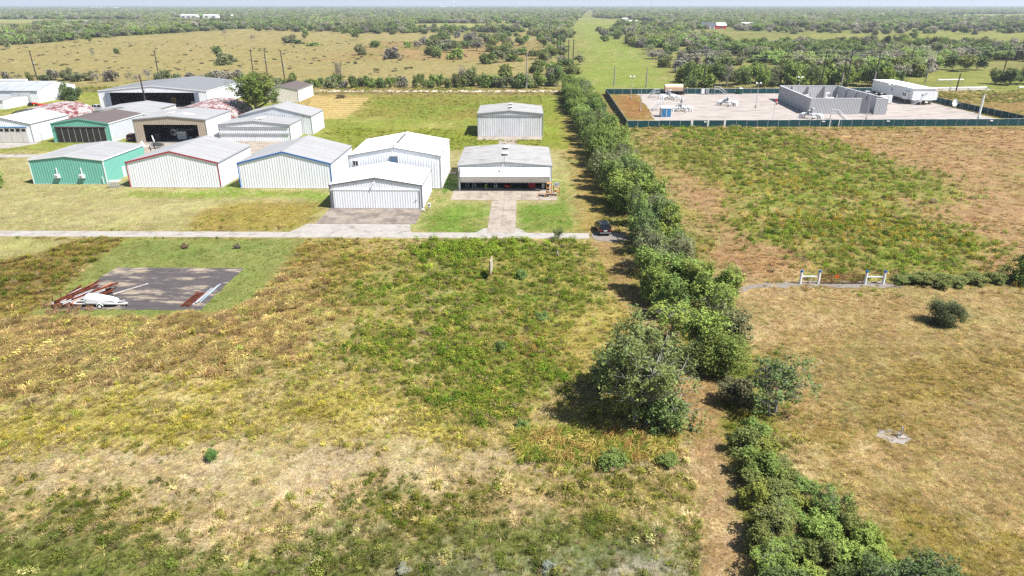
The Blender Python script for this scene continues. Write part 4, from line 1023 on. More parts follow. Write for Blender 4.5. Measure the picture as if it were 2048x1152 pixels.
part('footing', CONC, t, lambda b: b.prism([(-.28,-.2),(.35,-.25),(.4,.25),(-.2,.3)], -.05, .1), world=False)
g = G(1168*1.19, 860)
g = G(1383, 862)
t = thing('railway_tie', 'dark timber stump leaning at the foot of the big tree', 'post', (g[0], g[1], 0))
part('shaft', WOODP, t, lambda b: b.bar((0,0,-.05),(-.25,.1,.75),.2), world=False)
part('end', WOODL, t, lambda b: b.bar((-.25,.1,.74),(-.26,.104,.76),.19), world=False)
g = G(1118, 516)
t = thing('grey_stub_pipe', 'grey stub pipe leaning in the weeds south of the driveway', 'pipe', (g[0], g[1], 0))
part('shaft', STEEL, t, lambda b: b.tube([(0,0,-.05),(-.3,.1,1.1)], .08, 8), world=False)
part('cap', DARKST, t, lambda b: b.tube([(-.3,.1,1.1),(-.32,.107,1.18)], .1, 8), world=False)

# ------------------------------------------------------------------ fenced gas works
SCREEN = mat('green_windscreen', A(24,78,84,.62), .8, var=.16, scale=.6)
PIPE = mat('white_pipe_paint', (.70,.71,.72), .4, var=.06)
PIPE_D = mat('grey_pipe_paint', (.26,.27,.28), .5, var=.1)
def fence(label, pts, step, h=2.0):
    """screened chain fence: every post and every screen panel a part"""
    t = thing('screened_fence', label, 'fence', (*pts[0], 0))
    for (xa, ya), (xb, yb) in zip(pts, pts[1:]):
        L_ = math.hypot(xb-xa, yb-ya); n = max(1, round(L_/step))
        ux, uy = (xb-xa)/L_, (yb-ya)/L_
        for k in range(n+1):
            if k == n and (xb, yb) != tuple(pts[-1]): continue
            x_, y_ = xa+(xb-xa)*k/n, ya+(yb-ya)*k/n
            part('post', STEEL, t, lambda b: b.cyl(x_, y_, 0, h+.22, .05, 6))
        for k in range(n):
            x0_, y0_ = xa+(xb-xa)*k/n, ya+(yb-ya)*k/n; x1_, y1_ = xa+(xb-xa)*(k+1)/n, ya+(yb-ya)*(k+1)/n
            sag = .03*((k*7) % 3)
            def pan(b):
                nx_, ny_ = -uy*.03, ux*.03
                P_ = [(x0_+ux*.07,y0_+uy*.07),(x1_-ux*.07,y1_-uy*.07)]
                q = [(P_[0][0]-nx_,P_[0][1]-ny_),(P_[1][0]-nx_,P_[1][1]-ny_),(P_[1][0]+nx_,P_[1][1]+ny_),(P_[0][0]+nx_,P_[0][1]+ny_)]
                b.prism(q, .05, h-sag)
            part('screen_panel', SCREEN, t, pan)
        part('top_rail', STEEL, t, lambda b: b.tube([(xa,ya,h+.08),(xb,yb,h+.08)], .03, 6))
    return t
fN = fence('dark green screened fence along the near side of the works', [(30.5,201.4),(49.2,202.6)], 3.1)
fence('dark green screened fence running right of the works gate', [(59.4,203.0),(152.6,206.9)], 3.1)
fence('dark green screened fence along the left side under the trees', [(30.5,201.6),(33.3,282)], 3.2)
fence('dark green screened fence along the far side of the works', [(33.5,282.2),(76,283.8),(152.2,288.2)], 3.2)
fence('dark green screened fence running down the right side of the works', [(152.4,288),(150.6,252),(152.8,207.1)], 3.2)
t = thing('works_gate', 'pale framed double gate in the near works fence', 'gate', (54.3, 202.8, 0))
for k, x_ in enumerate((49.6, 54.2, 59.0)):
    part('post', P_WHITE, t, lambda b: b.box(x_-.14, x_+.14, 202.5+.05*k, 202.78+.05*k, 0, 2.35))
for xa, xb in ((49.8, 54.0), (54.4, 58.8)):
    l_ = part('gate_leaf', SCREEN, t, lambda b: b.box(xa+.1, xb-.1, 202.72, 202.77, .1, 1.95))
    part('frame', STEEL, t, lambda b: [b.box(xa,xb,202.68,202.71,1.95,2.03), b.box(xa,xb,202.68,202.71,.04,.1), b.box(xa,xa+.07,202.68,202.71,.1,1.95), b.box(xb-.07,xb,202.68,202.71,.1,1.95)], parent=l_)
part('sign_plate', P_WHITE, t, lambda b: b.box(53.0, 53.7, 202.62, 202.66, 1.35, 1.75))
for k, (x_, y_) in enumerate(((75.9, 203.6), (78.6, 203.7))):
    t = thing('pipe_bollard', 'white bollard standing %s before the screened fence near the enclosure' % ('left', 'right')[k], 'bollard', (86+x_-72.0, y_+.2, 0), group='bollards before the works fence')
    part('shaft', P_WHITE, t, lambda b: b.cyl(0, 0, -.1, 2.2, .13, 8), world=False)
    part('cap', P_WHITE, t, lambda b: b.tube([(0,0,2.2),(0,0,2.28)], [.13,.04], 8), world=False)
for k, (px_, py_) in enumerate(((1637,250),(1760,248),(1958,246))):
    g = G(px_, py_); yy = 203.0+(g[0]-59.4)*3.6/87.1-.09
    t = thing('warning_plate', 'small white warning plate on the near works fence, %s from the left' % nth(k), 'sign', (g[0], yy, 1.35), group='plates on the works fence')
    part('plate', P_WHITE, t, lambda b: b.box(-.45,.45,-.02,.01,0,.35), world=False)
    part('clip', STEEL, t, lambda b: b.box(-.05,.05,.01,.1,.14,.2), world=False)
# walled enclosure (open on top)
ENC = mat('enclosure_sheet', (.44,.44,.45), .5, var=.05, scale=.5)
t = thing('walled_enclosure', 'roofless grey ribbed metal enclosure in the gravel yard', 'enclosure', (105, 228.6, 0))
ez = 5.0
c_ = [(93.6,229.0),(113.6,229.2),(113.6,227.6),(117.8,227.6),(118.4,266.8),(96.4,266.8)]
def encwall(a_, b_, holes=()):
    ax, ay = a_; bx, by = b_
    L_ = math.hypot(bx-ax, by-ay); ux, uy = (bx-ax)/L_, (by-ay)/L_
    part('wall', ENC, t, lambda b: (ribwall(b, a_, b_, 0, ez, .5, .06, holes), ribwall(b, (bx-uy*.3,by+ux*.3), (ax-uy*.3,ay+ux*.3), 0, ez, .9, .04)))
    part('coping', T_WHITE, t, lambda b: b.bar((ax-uy*.15,ay+ux*.15,ez+.04),(bx-uy*.15,by+ux*.15,ez+.04),.42,.08))
encwall((93.6,229.0), (110.0,229.0)); encwall((114.2,228.2), (118.2,228.2))
encwall((118.2,228.5), (118.4,266.8)); encwall((118.4,266.8), (96.6,266.8)); encwall((96.6,266.8), (93.6,229.3))
part('door_wall', mat('grey_shade_panel', A(150,152,160,.5), .6), t, lambda b: b.box(110.1, 114.0, 230.4, 230.6, 0, 4.2))
for k in range(4):
    part('buttress', ENC, t, lambda b: b.box(117.4, 118.2, 234+k*8, 234.4+k*8, 0, ez-.1))
for k in range(3):
    part('buttress', ENC, t, lambda b: b.box(101+k*6, 101.4+k*6, 265.2, 266.6, 0, ez-.1))
part('drain_pipe', P_WHITE, t, lambda b: b.tube([(94.1,240,.2),(94.1,240,2.6)], .09, 6))
for k, (x_, y_, s_) in enumerate(((101,250,1.8),(106.5,242,2.6),(111,256,2.0))):
    t = thing('compressor_skid', 'pale machinery skid inside the roofless enclosure, %s from the left' % nth(k), 'compressor', (x_, y_, .03), group='machinery inside the enclosure')
    part('skid', PIPE_D, t, lambda b: b.box(-s_,s_,-1.2,1.2,0,.3), world=False)
    part('casing', P_WHITE, t, lambda b: b.box(-s_*.7,s_*.7,-.8,.8,.3,2.1), world=False)
    part('stack', STEEL, t, lambda b: b.cyl(s_*.4, 0, 2.1, 4.6, .22, 8), world=False)
    part('duct', P_WHITE, t, lambda b: b.tube([(-s_*.6,0,2.1),(-s_*.6,0,3.4),(0,0,3.6)], .25, 8), world=False)
# white building on piers
t = thing('raised_building', 'white flat-roofed control building on concrete piers with steps', 'building', (139, 252.5, 0))
bx0, bx1, by0, by1, bz0, bz1 = 139.0, 146.9, 252.6, 283.0, 1.75, 5.4
part('wall', P_WHITE, t, lambda b: b.box(bx0, bx1, by0, by1, bz0, bz1))
part('roof', R_WHITE, t, lambda b: b.hexa([(bx0-.2,by0-.2,bz1),(bx1+.2,by0-.2,bz1),(bx1+.2,by1+.2,bz1),(bx0-.2,by1+.2,bz1),(bx0-.2,by0-.2,bz1+.16),(bx1+.2,by0-.2,bz1+.16),(bx1+.2,by1+.2,bz1+.28),(bx0-.2,by1+.2,bz1+.28)]))
part('floor_beam', T_WHITE, t, lambda b: b.box(bx0-.05, bx1+.05, by0-.05, by1+.05, bz0-.2, bz0-.002))
for i in range(2):
    for j in range(8):
        part('pier', CONC_D, t, lambda b: b.box(bx0+.4+i*6.3, bx0+1.2+i*6.3, by0+.4+j*4.1, by0+1.2+j*4.1, 0, bz0-.22))
u = part('wall_unit', P_WHITE, t, lambda b: b.box(bx0-1.1, bx0-.02, 254.6, 257.6, 1.6, 4.2))
for k in range(2):
    part('intake', GLASS, t, lambda b: b.box(bx0-1.15, bx0-1.11, 255.0+k*1.3, 255.9+k*1.3, 2.7, 3.7), parent=u)
part('wall_unit', P_WHITE, t, lambda b: b.box(bx1+.02, bx1+1.3, 253.2, 256.2, 1.6, 4.2))
part('window', P_BLUE, t, lambda b: b.box(bx0-.06, bx0-.02, 267, 267.8, 3.2, 4.0))
d_ = part('door', mat('pale_door', (.6,.6,.6), .5), t, lambda b: b.box(142.2, 143.2, by0-.07, by0-.02, bz0+.02, bz0+2.1))
part('door_light', GLASS, t, lambda b: b.box(142.4, 142.75, by0-.1, by0-.075, bz0+1.3, bz0+1.75), parent=d_)
part('lamp', DARKST, t, lambda b: b.box(143.6, 143.9, by0-.25, by0-.02, bz0+2.0, bz0+2.25))
part('landing', STEEL, t, lambda b: b.box(141.4, 145.2, by0-1.6, by0-.1, bz0-.1, bz0))
part('stair_stringer', STEEL, t, lambda b: [b.bar((141.4,by0-1.5,bz0-.05),(139.0,by0-1.5,.05),.08,.2), b.bar((141.4,by0-.5,bz0-.05),(139.0,by0-.5,.05),.08,.2)])
for k in range(7):
    part('tread', STEEL, t, lambda b: b.box(139.1+k*.33, 139.4+k*.33, by0-1.5, by0-.5, .2+k*.22, .24+k*.22))
for yy in (by0-1.55, by0-.45):
    part('handrail', P_WHITE, t, lambda b: [b.tube([(139.0,yy,1.0),(141.4,yy,bz0+.95),(145.2,yy,bz0+.95)] if yy < by0-1 else [(139.0,yy,1.0),(141.4,yy,bz0+.95)], .035, 6), b.tube([(139.0,yy,0),(139.0,yy,1.0)], .035, 6), b.tube([(141.4,yy,bz0),(141.4,yy,bz0+.95)], .035, 6)])
part('landing_leg', STEEL, t, lambda b: [b.box(145.0,145.12,by0-1.55,by0-1.43,0,bz0-.1), b.box(141.5,141.62,by0-1.55,by0-1.43,0,bz0-.1)])
for k, (x_, y_) in enumerate(((129.6, 254.4), (132.2, 255.4))):
    t = thing('electrical_cabinet', 'tall white cabinet left of the raised building, %s from the left' % nth(k), 'cabinet', (x_, y_, .03), group='cabinets by the raised building')
    part('case', P_WHITE, t, lambda b: b.box(-.95,.95,-.6,.6,.15,2.9), world=False)
    part('door', T_WHITE, t, lambda b: b.box(-.85,.85,-.65,-.605,.3,2.8), world=False)
    part('plinth', CONC_D, t, lambda b: b.box(-1.05,1.05,-.7,.7,0,.15), world=False)
# blue shed, beige tank trailer, cabinets, portable toilet
t = thing('blue_door_shed', 'small white shed with blue double doors by the works fence', 'shed', (45.8, 221.6, .03))
part('wall', P_WHITE, t, lambda b: b.box(-1.6,1.6,0,3.2,0,2.75), world=False)
part('roof', R_WHITE, t, lambda b: b.hexa([(-1.75,-.15,2.75),(1.75,-.15,2.75),(1.75,3.4,2.75),(-1.75,3.4,2.75),(-1.75,-.15,2.85),(1.75,-.15,2.85),(1.75,3.4,3.05),(-1.75,3.4,3.05)]), world=False)
for s in (-1, 1):
    d_ = part('door', P_BLUE, t, lambda b: b.box(min(s*.06,s*1.42), max(s*.06,s*1.42), -.07, -.01, .12, 2.55), world=False)
    part('brace', mat('pale_blue_paint', A(150,190,220,.7), .5), t, lambda b: b.bar((s*.1,-.1,.3),(s*1.35,-.1,2.4),.09,.05), world=False, parent=d_)
part('mullion', P_WHITE, t, lambda b: b.box(-.06,.06,-.1,-.005,.1,2.6), world=False)
t = thing('tank_trailer', 'beige covered tank trailer at the far side of the yard', 'trailer', (60.1, 281.2, .03))
part('shell', mat('beige_tank', A(222,190,160,.7), .6, var=.06), t, lambda b: b.loft([[(x_,-1.3,1.5),(x_,1.3,1.5),(x_,1.35,2.9),(x_,.7,3.7),(x_,-.7,3.7),(x_,-1.35,2.9)] for x_ in (-3.5, 3.5)]), world=False)
part('top', mat('cream_tank_top', (.74,.70,.62), .6), t, lambda b: b.hexa([(-3.6,-1.0,3.5),(3.6,-1.0,3.5),(3.6,1.0,3.5),(-3.6,1.0,3.5),(-3.5,-.6,3.85),(3.5,-.6,3.85),(3.5,.6,3.85),(-3.5,.6,3.85)]), world=False)
part('frame', DARKST, t, lambda b: b.box(-3.6,4.4,-1.2,1.2,1.1,1.5), world=False)
for x_ in (-2.6, -1.5, 2.2, 3.3):
    for s in (-1, 1):
        part('wheel', RUBBER, t, lambda b: b.tube([(x_,s*1.1-.15,.5),(x_,s*1.1+.15,.5)], .5, 12), world=False)
part('hose_box', DARKST, t, lambda b: b.box(3.7,4.7,-1.0,1.0,.3,2.0), world=False)
t = thing('portable_toilet', 'dark green portable toilet against the far fence', 'toilet', (87.2, 283.2, .03))
part('cabin', P_GREEN, t, lambda b: b.box(-.65,.65,-.65,.65,0,2.15), world=False)
part('roof', P_WHITE, t, lambda b: b.loft([[(-.7,-.7,2.15),(.7,-.7,2.15),(.7,.7,2.15),(-.7,.7,2.15)],[(-.5,-.5,2.4),(.5,-.5,2.4),(.5,.5,2.4),(-.5,.5,2.4)]]), world=False)
part('door', mat('dark_green_door', (.02,.07,.05), .5), t, lambda b: b.box(-.45,.45,-.7,-.655,.1,2.0), world=False)
for k, x_ in enumerate((71.8, 73.6)):
    t = thing('control_box', '%s grey control box near the far crossover stairs' % ('light', 'dark')[k], 'cabinet', (x_, 281.6, .03))
    part('case', (STEEL, PIPE_D)[k], t, lambda b: b.box(-.7,.7,-.5,.5,.2,2.2), world=False)
    part('door', (T_WHITE, T_GREY)[k], t, lambda b: b.box(-.6,.6,-.55,-.505,.3,2.1), world=False)
    part('stand', DARKST, t, lambda b: b.box(-.6,.6,-.4,.4,0,.2), world=False)
# crossover stairs
def stairs(label, x, y, rz, h=2.0, run=2.6):
    t = thing('crossover_stairs', label, 'stairs', (x, y, .03), rz, group='crossover stairs in the gravel yard')
    part('platform', STEEL, t, lambda b: b.box(-1.0,1.0,-.6,.6,h-.1,h), world=False)
    for s in (-.55, .55):
        part('stringer', STEEL, t, lambda b: b.bar((1.0,s,h-.05),(1.0+run,s,0.05),.08,.22), world=False)
        part('handrail', P_WHITE, t, lambda b: b.tube([(-1.0,s,h+1.0),(1.0,s,h+1.0),(1.0+run,s,1.0),(1.0+run,s,.0)], .04, 6), world=False)
        part('leg', STEEL, t, lambda b: [b.box(-.95,-.85,s-.05,s+.05,0,h-.1), b.box(-.98,-.92,s-.04,s+.04,h,h+1.0), b.box(.94,1.0,s-.04,s+.04,h,h+1.0)], world=False)
    for k in range(8):
        part('tread', STEEL, t, lambda b: b.box(1.0+run*(k+.2)/8,1.0+run*(k+.95)/8,-.5,.5,h-(k+1)*h/9,h-(k+1)*h/9+.04), world=False)
stairs('steel crossover stairs against the far works fence', 77.4, 281.6, 0)
stairs('steel crossover stairs at the left of the tank trailer', 52.0, 272.5, math.radians(200))
stairs('steel crossover stairs beside the blue door shed', 46.9, 238.5, math.radians(215))
stairs('steel crossover stairs at the pipework before the enclosure', 97.0, 218.0, math.radians(-30))
# pipe manifolds
def manifold(label, x, y, rz, n, gap, tall=0):
    t = thing('pipe_manifold', label, 'pipework', (x, y, .03), rz, group='pipework in the gravel yard')
    for k in range(n):
        yy = (k-(n-1)/2)*gap
        loop = [(-3.2,yy,-.1),(-3.2,yy,.9),(-2.9,yy,1.25),(-2.5,yy,1.35),(2.5,yy,1.35),(2.9,yy,1.25),(3.2,yy,.9),(3.2,yy,-.1)]
        p_ = part('pipe', PIPE, t, lambda b: b.tube(loop, .3, 10), world=False)
        for xx in (-1.5, .2, 1.7):
            part('flange', PIPE_D, t, lambda b: b.tube([(xx-.12,yy,1.35),(xx+.12,yy,1.35)], .46, 12), world=False, parent=p_)
        v_ = part('valve', PIPE_D, t, lambda b: [b.box(-.9,-.3,yy-.32,yy+.32,1.05,1.9), b.cyl(-.6,yy,1.9,2.5,.12,8)], world=False)
        part('hand_wheel', PIPE, t, lambda b: b.tube([(-.6,yy,2.5),(-.6,yy,2.58)], .42, 12), world=False, parent=v_)
        for xx in (-2.2, 2.2):
            part('support', PIPE_D, t, lambda b: b.box(xx-.12,xx+.12,yy-.12,yy+.12,0,1.1), world=False)
    part('header', PIPE, t, lambda b: b.tube([(1.0,-gap*n*.6,.7),(1.0,gap*n*.6,.7)], .26, 10), world=False)
    if tall:
        part('column', PIPE_D, t, lambda b: [b.cyl(-.2,0,1.3,tall,.35,10), b.box(-.5,.1,-.3,.3,tall*.6,tall*.78)], world=False)
        part('actuator', PIPE, t, lambda b: b.tube([(-.7,0,tall*.9),(.5,0,tall*.9)], .28, 10), world=False)
manifold('white pipe loops with valves left of the tank trailer', 55.6, 266.5, math.radians(8), 3, 2.4, 3.6)
manifold('white pipe loops behind the blue door shed', 53.4, 234.8, math.radians(4), 2, 2.6, 4.2)
manifold('white pipe loops in the middle of the gravel yard', 72.8, 249.6, math.radians(-22), 3, 2.2, 2.8)
manifold('grey pipework with valves before the enclosure', 90.6, 219.4, math.radians(-35), 2, 2.0, 3.4)
# lamp posts, windsock, dish, stack
def lamp_post(label, x, y, h, heads=2, base=True):
    t = thing('yard_lamp', label, 'lamp post', (x, y, .03), group='yard lamps of the gas works')
    part('pole', STEEL, t, lambda b: b.tube([(0,0,0),(0,0,h)], [.11,.07], 8), world=False)
    if base: part('footing', CONC, t, lambda b: b.cyl(0, 0, 0, .8, .3, 10), world=False)
    if heads: part('arm', STEEL, t, lambda b: b.bar((-.7,0,h-.1),(.7,0,h-.1),.08), world=False)
    for s in ((-1, 1) if heads == 2 else ()):
        part('lamp_head', T_WHITE, t, lambda b: b.hexa([(s*.7-.25,-.35,h-.25),(s*.7+.25,-.35,h-.25),(s*.7+.25,.1,h-.05),(s*.7-.25,.1,h-.05),(s*.7-.25,-.35,h+.05),(s*.7+.25,-.35,h+.05),(s*.7+.25,.15,h+.2),(s*.7-.25,.15,h+.2)]), world=False)
for label, px_, py_, h_, hd in (('lamp post in the brown grass at the far left of the works', 1262, 198, 8.2, 2), ('plain post with white footing in the brown grass of the works', 1280, 222, 7.6, 0),
        ('twin lamp post in the middle of the gravel yard', 1511, 216, 8.3, 2), ('twin lamp post rising behind the enclosure wall', 1594, 201, 8.4, 2),
        ('slim post right of the enclosure by the near fence', 1732, 241, 7.8, 0), ('twin lamp post before the raised white building', 1772, 222, 8.6, 2)):
    g = G(px_, py_); lamp_post(label, g[0], g[1], h_, hd)
g = G(1545, 243)
t = thing('windsock', 'red and white windsock pole near the works fence', 'windsock', (g[0], g[1], .03))
part('pole', STEEL, t, lambda b: b.tube([(0,0,0),(0,0,6.6)], [.07,.05], 8), world=False)
s_ = part('sock', P_RED, t, lambda b: b.tube([(0,0,6.5),(.35,0,6.0),(.5,0,5.0)], [.3,.27,.2], 10), world=False)
part('band', P_WHITE, t, lambda b: b.tube([(.38,0,5.9),(.44,0,5.5)], [.29,.26], 10), world=False, parent=s_)
g = G(1916, 217)
t = thing('satellite_dish', 'white satellite dish on a stand in the right of the yard', 'dish', (g[0]-1.2, g[1], .03))
def dish(b):
    rings = []
    for k in range(4):
        rr = 1.25*k/3+.02; rings.append([(rr*math.cos(a_*math.pi/8)*.9-.45*(rr/1.25)**2*1, rr*math.cos(a_*math.pi/8)*.25-.35*(rr/1.25)**2, 2.0+rr*math.sin(a_*math.pi/8)) for a_ in range(16)])
    b.loft(rings, closed=False)
part('reflector', P_WHITE, t, dish, world=False)
part('mast', STEEL, t, lambda b: b.bar((.15,.1,0),(.1,.05,2.0),.14), world=False)
part('feed_arm', DARKST, t, lambda b: b.bar((-.2,-.2,1.0),(-1.1,-.8,2.0),.06), world=False)
part('frame', STEEL, t, lambda b: [b.box(.5,2.0,.2,.3,1.6,1.7), b.box(.5,.6,.2,.3,0,1.7), b.box(1.9,2.0,.2,.3,0,1.7)], world=False)
g = G(1956, 239)
t = thing('vent_stack', 'thick white vent pole in the right corner of the yard', 'vent stack', (g[0], g[1], .03))
part('shaft', P_WHITE, t, lambda b: b.tube([(0,0,.7),(0,0,7.2)], [.32,.26], 10), world=False)
part('base', STEEL, t, lambda b: b.cyl(0, 0, 0, .7, .42, 10), world=False)
part('head', STEEL, t, lambda b: [b.tube([(0,0,7.2),(0,0,7.4),(.6,0,7.5)], .12, 8), b.bar((-.3,0,7.1),(.3,0,7.1),.1)], world=False)
# pipe rails beyond the fence on the right
def rail_run(label, xa, ya, xb, yb, z):
    t = thing('pipe_rail', label, 'pipe rail', (xa, ya, 0), group='white pipe rails right of the works')
    part('rail', P_WHITE, t, lambda b: b.tube([(xa,ya,z),(xb,yb,z)], .28, 8))
    n = max(2, int(math.hypot(xb-xa, yb-ya)/8))
    for k in range(n+1):
        x_, y_ = xa+(xb-xa)*k/n, ya+(yb-ya)*k/n
        part('support', STEEL, t, lambda b: b.box(x_-.15, x_+.15, y_-.15, y_+.15, 0, z-.2))
rail_run('long white pipe rail beyond the right works fence', *G(1862,182), *G(1972,180), 1.1)
rail_run('short white pipe rail further right beyond the works', *G(2036,180), *G(2110,179), 1.1)
rail_run('white pipe rail left of the rubble heap', *G(1875,166), *G(1925,165), 1.3)

# ------------------------------------------------------------------ utility poles and wires
def upole(label, x, y, h, lean=(0, 0), cross=1, base=None, grp='utility poles', m=WOODP):
    t = thing('utility_pole', label, 'utility pole', (x, y, 0), group=grp)
    tx, ty = lean
    part('shaft', m, t, lambda b: b.tube([(0,0,-.3),(tx*.5,ty*.5,h*.5),(tx,ty,h)], [.3,.26,.2], 8), world=False)
    for k in range(cross):
        z_ = h-.7-k*1.3
        part('crossarm', m, t, lambda b: b.bar((tx*z_/h-1.1,ty*z_/h-.2,z_),(tx*z_/h+1.1,ty*z_/h-.2,z_),.13), world=False)
        for s in (-1, 0, 1):
            part('insulator', T_GREY, t, lambda b: b.cyl(tx*z_/h+s*.95, ty*z_/h-.2, z_+.06, z_+.26, .07, 6), world=False)
    if base == 'box': part('transformer', STEEL, t, lambda b: b.cyl(.35, -.15, h*.55, h*.55+.9, .28, 10), world=False)
    if base == 'sleeve': part('sleeve', CONC, t, lambda b: b.cyl(0, 0, 0, h*.45, .34, 10), world=False)
    return t
for k, (px_, py_, h_, ln, ex) in enumerate(((75,160,13.4,(-.4,0),'box'),(318,156,13.0,(.2,0),None),(507,150,12.6,(.1,0),None),(535,152,13.0,(0,0),'box'),(571,168,14.6,(-.5,0),'box'))):
    g = G(px_, py_); upole('dark utility pole beyond the far road, %s from the left' % nth(k), g[0], g[1], h_, ln, 1, ex)
g = G(297, 229); upole('dark leaning utility pole rising among the hangars', g[0], g[1], 12.4, (-.4, 0), 0, 'box')
g = G(1053, 178); upole('slim grey utility pole at the far road behind the lone shed', g[0], g[1], 14.6, (0, 0), 0, None, m=mat('grey_pole_wood', (.28,.26,.24), .9))
wp = []
for k, (px_, py_, h_, ln, ex) in enumerate(((1405,178,16.2,(.3,0),None),(1640,180,16.0,(.4,0),None),(1681,180,15.6,(.3,0),'sleeve'),(1690,181,16.0,(.4,0),None),(1745,180,16.2,(.5,0),'sleeve'),(1817,148,15.0,(.2,0),None),(2003,156,16.0,(.6,0),None))):
    g = G(px_, py_); upole('tall dark power pole behind the works, %s from the left' % nth(k), g[0], g[1], h_, ln, 1, ex)
    wp.append((g[0]+ln[0], g[1], h_))
g = G(1850, 166); upole('short bare pole beyond the raised building', g[0], g[1], 9.5, (.4, 0), 0, None, m=mat('grey_pole_wood', (.28,.26,.24), .9))
g = G(1912, 182); upole('short dark pole by the long white pipe rail', g[0], g[1], 7.0, (.2, 0), 0)
for k, (px_, py_) in enumerate(((1228,172),(1292,176))):
    g = G(px_, py_); upole('slim pole in the green strip beyond the works, %s one' % ('left', 'right')[k], g[0], g[1], 8.5, (0, 0), 0, None, m=mat('grey_pole_wood', (.28,.26,.24), .9))
pl = []
for k in range(14):                                       # the pole line running away beside the green strip
    yy = 400*1.105**k*(1 if k else .985)
    xx = 25.4+(30.4-25.4)*(yy-425)/1050
    upole('dark pole in the receding pole line, %s from the camera' % nth(k), xx, yy, 15.5, (0, 0), 2 if k else 1, grp='poles of the receding line')
    pl.append((xx, yy, 15.5))
upole('twin dark pole at the near end of the receding pole line', 27.6, 392, 15.8, (.2, 0), 1)
WIRE = mat('grey_wire', (.30,.30,.30), .5, var=.02)
def wire(label, pts, grp, r_=.035, sag=.012):
    path = []
    for a_, b_ in zip(pts, pts[1:]):
        n = 8
        L_ = math.dist(a_, b_)
        for k in range(n):
            q = k/n
            path.append((a_[0]+(b_[0]-a_[0])*q, a_[1]+(b_[1]-a_[1])*q, a_[2]+(b_[2]-a_[2])*q-sag*L_*4*q*(1-q)))
    path.append(pts[-1])
    o = MB().tube(path, r_, 5).build('power_wire', WIRE)
    return tag(o, label, 'wire', grp)
line = [(38,296,15.5)]+[wp[0], wp[1], wp[4], wp[6], (300, 365, 16)]
for k, dz in enumerate((-.4, -1.9, -3.2)):
    wire('%s wire strung between the tall power poles behind the works' % ('top', 'middle', 'bottom')[k], [(a_, b_-.2, c_+dz) for a_, b_, c_ in line], 'wires behind the works', .03)
for k, dx in enumerate((-.95, .95)):
    wire('%s wire along the receding pole line' % ('left', 'right')[k], [(a_+dx, b_, c_-.45) for a_, b_, c_ in pl], 'wires of the receding line', .022)

# ------------------------------------------------------------------ far buildings, towers and masts
def far_house(name, label, px_, py_, w, d, h, rh, wall, roof, cat='building', doors=2):
    x_, y_ = G(px_, py_)
    t = thing(name, label, cat, (x_, y_, 0), group='far buildings')
    part('wall', wall, t, lambda b: b.box(-w/2, w/2, 0, d, 0, h), world=False)
    part('roof', roof, t, lambda b: [b.poly([(-w/2-.4,-.4,h),(w/2+.4,-.4,h),(w/2+.4,d/2,h+rh),(-w/2-.4,d/2,h+rh)]), b.poly([(w/2+.4,d+.4,h),(-w/2-.4,d+.4,h),(-w/2-.4,d/2,h+rh),(w/2+.4,d/2,h+rh)]), b.poly([(-w/2,0,h),(-w/2,d,h),(-w/2,d/2,h+rh)][::-1]), b.poly([(w/2,0,h),(w/2,d,h),(w/2,d/2,h+rh)])], world=False)
    for k in range(doors):
        xx = -w/2+w*(k+.5)/doors
        part('door', T_DARK, t, lambda b: b.box(xx-w*.1, xx+w*.1, -.12, -.02, 0, h*.7), world=False)
    return t
far_house('farm_house', 'dark roofed white farmhouse on the far right', 1416, 57.5, 19, 12, 4.2, 4.5, W_WHITE, mat('slate_roof', (.07,.08,.10), .7), 'house', 3)
t = far_house('red_barn', 'bright red barn beside the farmhouse', 1443, 57.5, 14, 16, 4.5, 3.8, mat('red_barn_wall', A(190,40,40,.8), .6), R_WHITE, 'barn', 1)
part('lean_to', mat('red_barn_wall', A(190,40,40,.8), .6), t, lambda b: b.hexa([(-12,0,0),(-7.2,0,0),(-7.2,14,0),(-12,14,0),(-12,0,2.6),(-7.2,0,3.8),(-7.2,14,3.8),(-12,14,2.6)]), world=False)
far_house('white_barn', 'long white barn at the wood edge, left one of the pair', 377, 36.2, 42, 20, 7, 2.5, W_WHITE, R_WHITE, 'barn', 3)
far_house('white_barn', 'long white barn at the wood edge, right one of the pair', 420, 35.8, 38, 20, 6.5, 2.5, W_WHITE, R_WHITE, 'barn', 2)
far_house('white_barn', 'small white barn right of the pair at the wood edge', 468, 34.8, 16, 12, 5, 2, W_WHITE, R_WHITE, 'barn', 1)
for k, (px_, py_, w) in enumerate(((150,17.6,60),(190,17.8,80),(226,18,70),(1152,21.5,20),(1320,21.0,26),(1345,20.8,22),(1445,20,30),(1462,19.8,34),(1528,19.6,40),(1655,18.4,20),(1495,54.5,18),(1768,31.5,26),(1840,30.0,18),(1250,42.8,12),(1263,49.8,20),(887,15.2,90))):
    far_house('white_warehouse', 'tiny white building in the far woods, %s from the left' % nth([150,190,226,887,1152,1250,1263,1320,1345,1445,1462,1495,1528,1655,1768,1840].index(px_)), px_, py_, w, w*.6, 4+w*.09, 1.5+w*.02, W_WHITE, R_WHITE, 'building', 2)
def water_tower(label, px_, py_, h, r_):
    x_, y_ = G(px_, py_)
    t = thing('water_tower', label, 'water tower', (x_, y_, 0), group='water towers on the horizon')
    part('bowl', P_WHITE, t, lambda b: b.tube([(0,0,h-2.2*r_*.7),(0,0,h-r_*1.2),(0,0,h-r_*.6),(0,0,h-r_*.2),(0,0,h)], [r_*.25,r_*.8,r_,r_*.8,r_*.2], 14), world=False)
    part('stem', P_WHITE, t, lambda b: b.tube([(0,0,0),(0,0,h-2*r_*.7)], [r_*.28,r_*.2], 10), world=False)
water_tower('white water tower on the horizon at left', 303, 16, 58, 9)
water_tower('white water tower on the horizon left of the green strip', 907, 16.2, 62, 12)
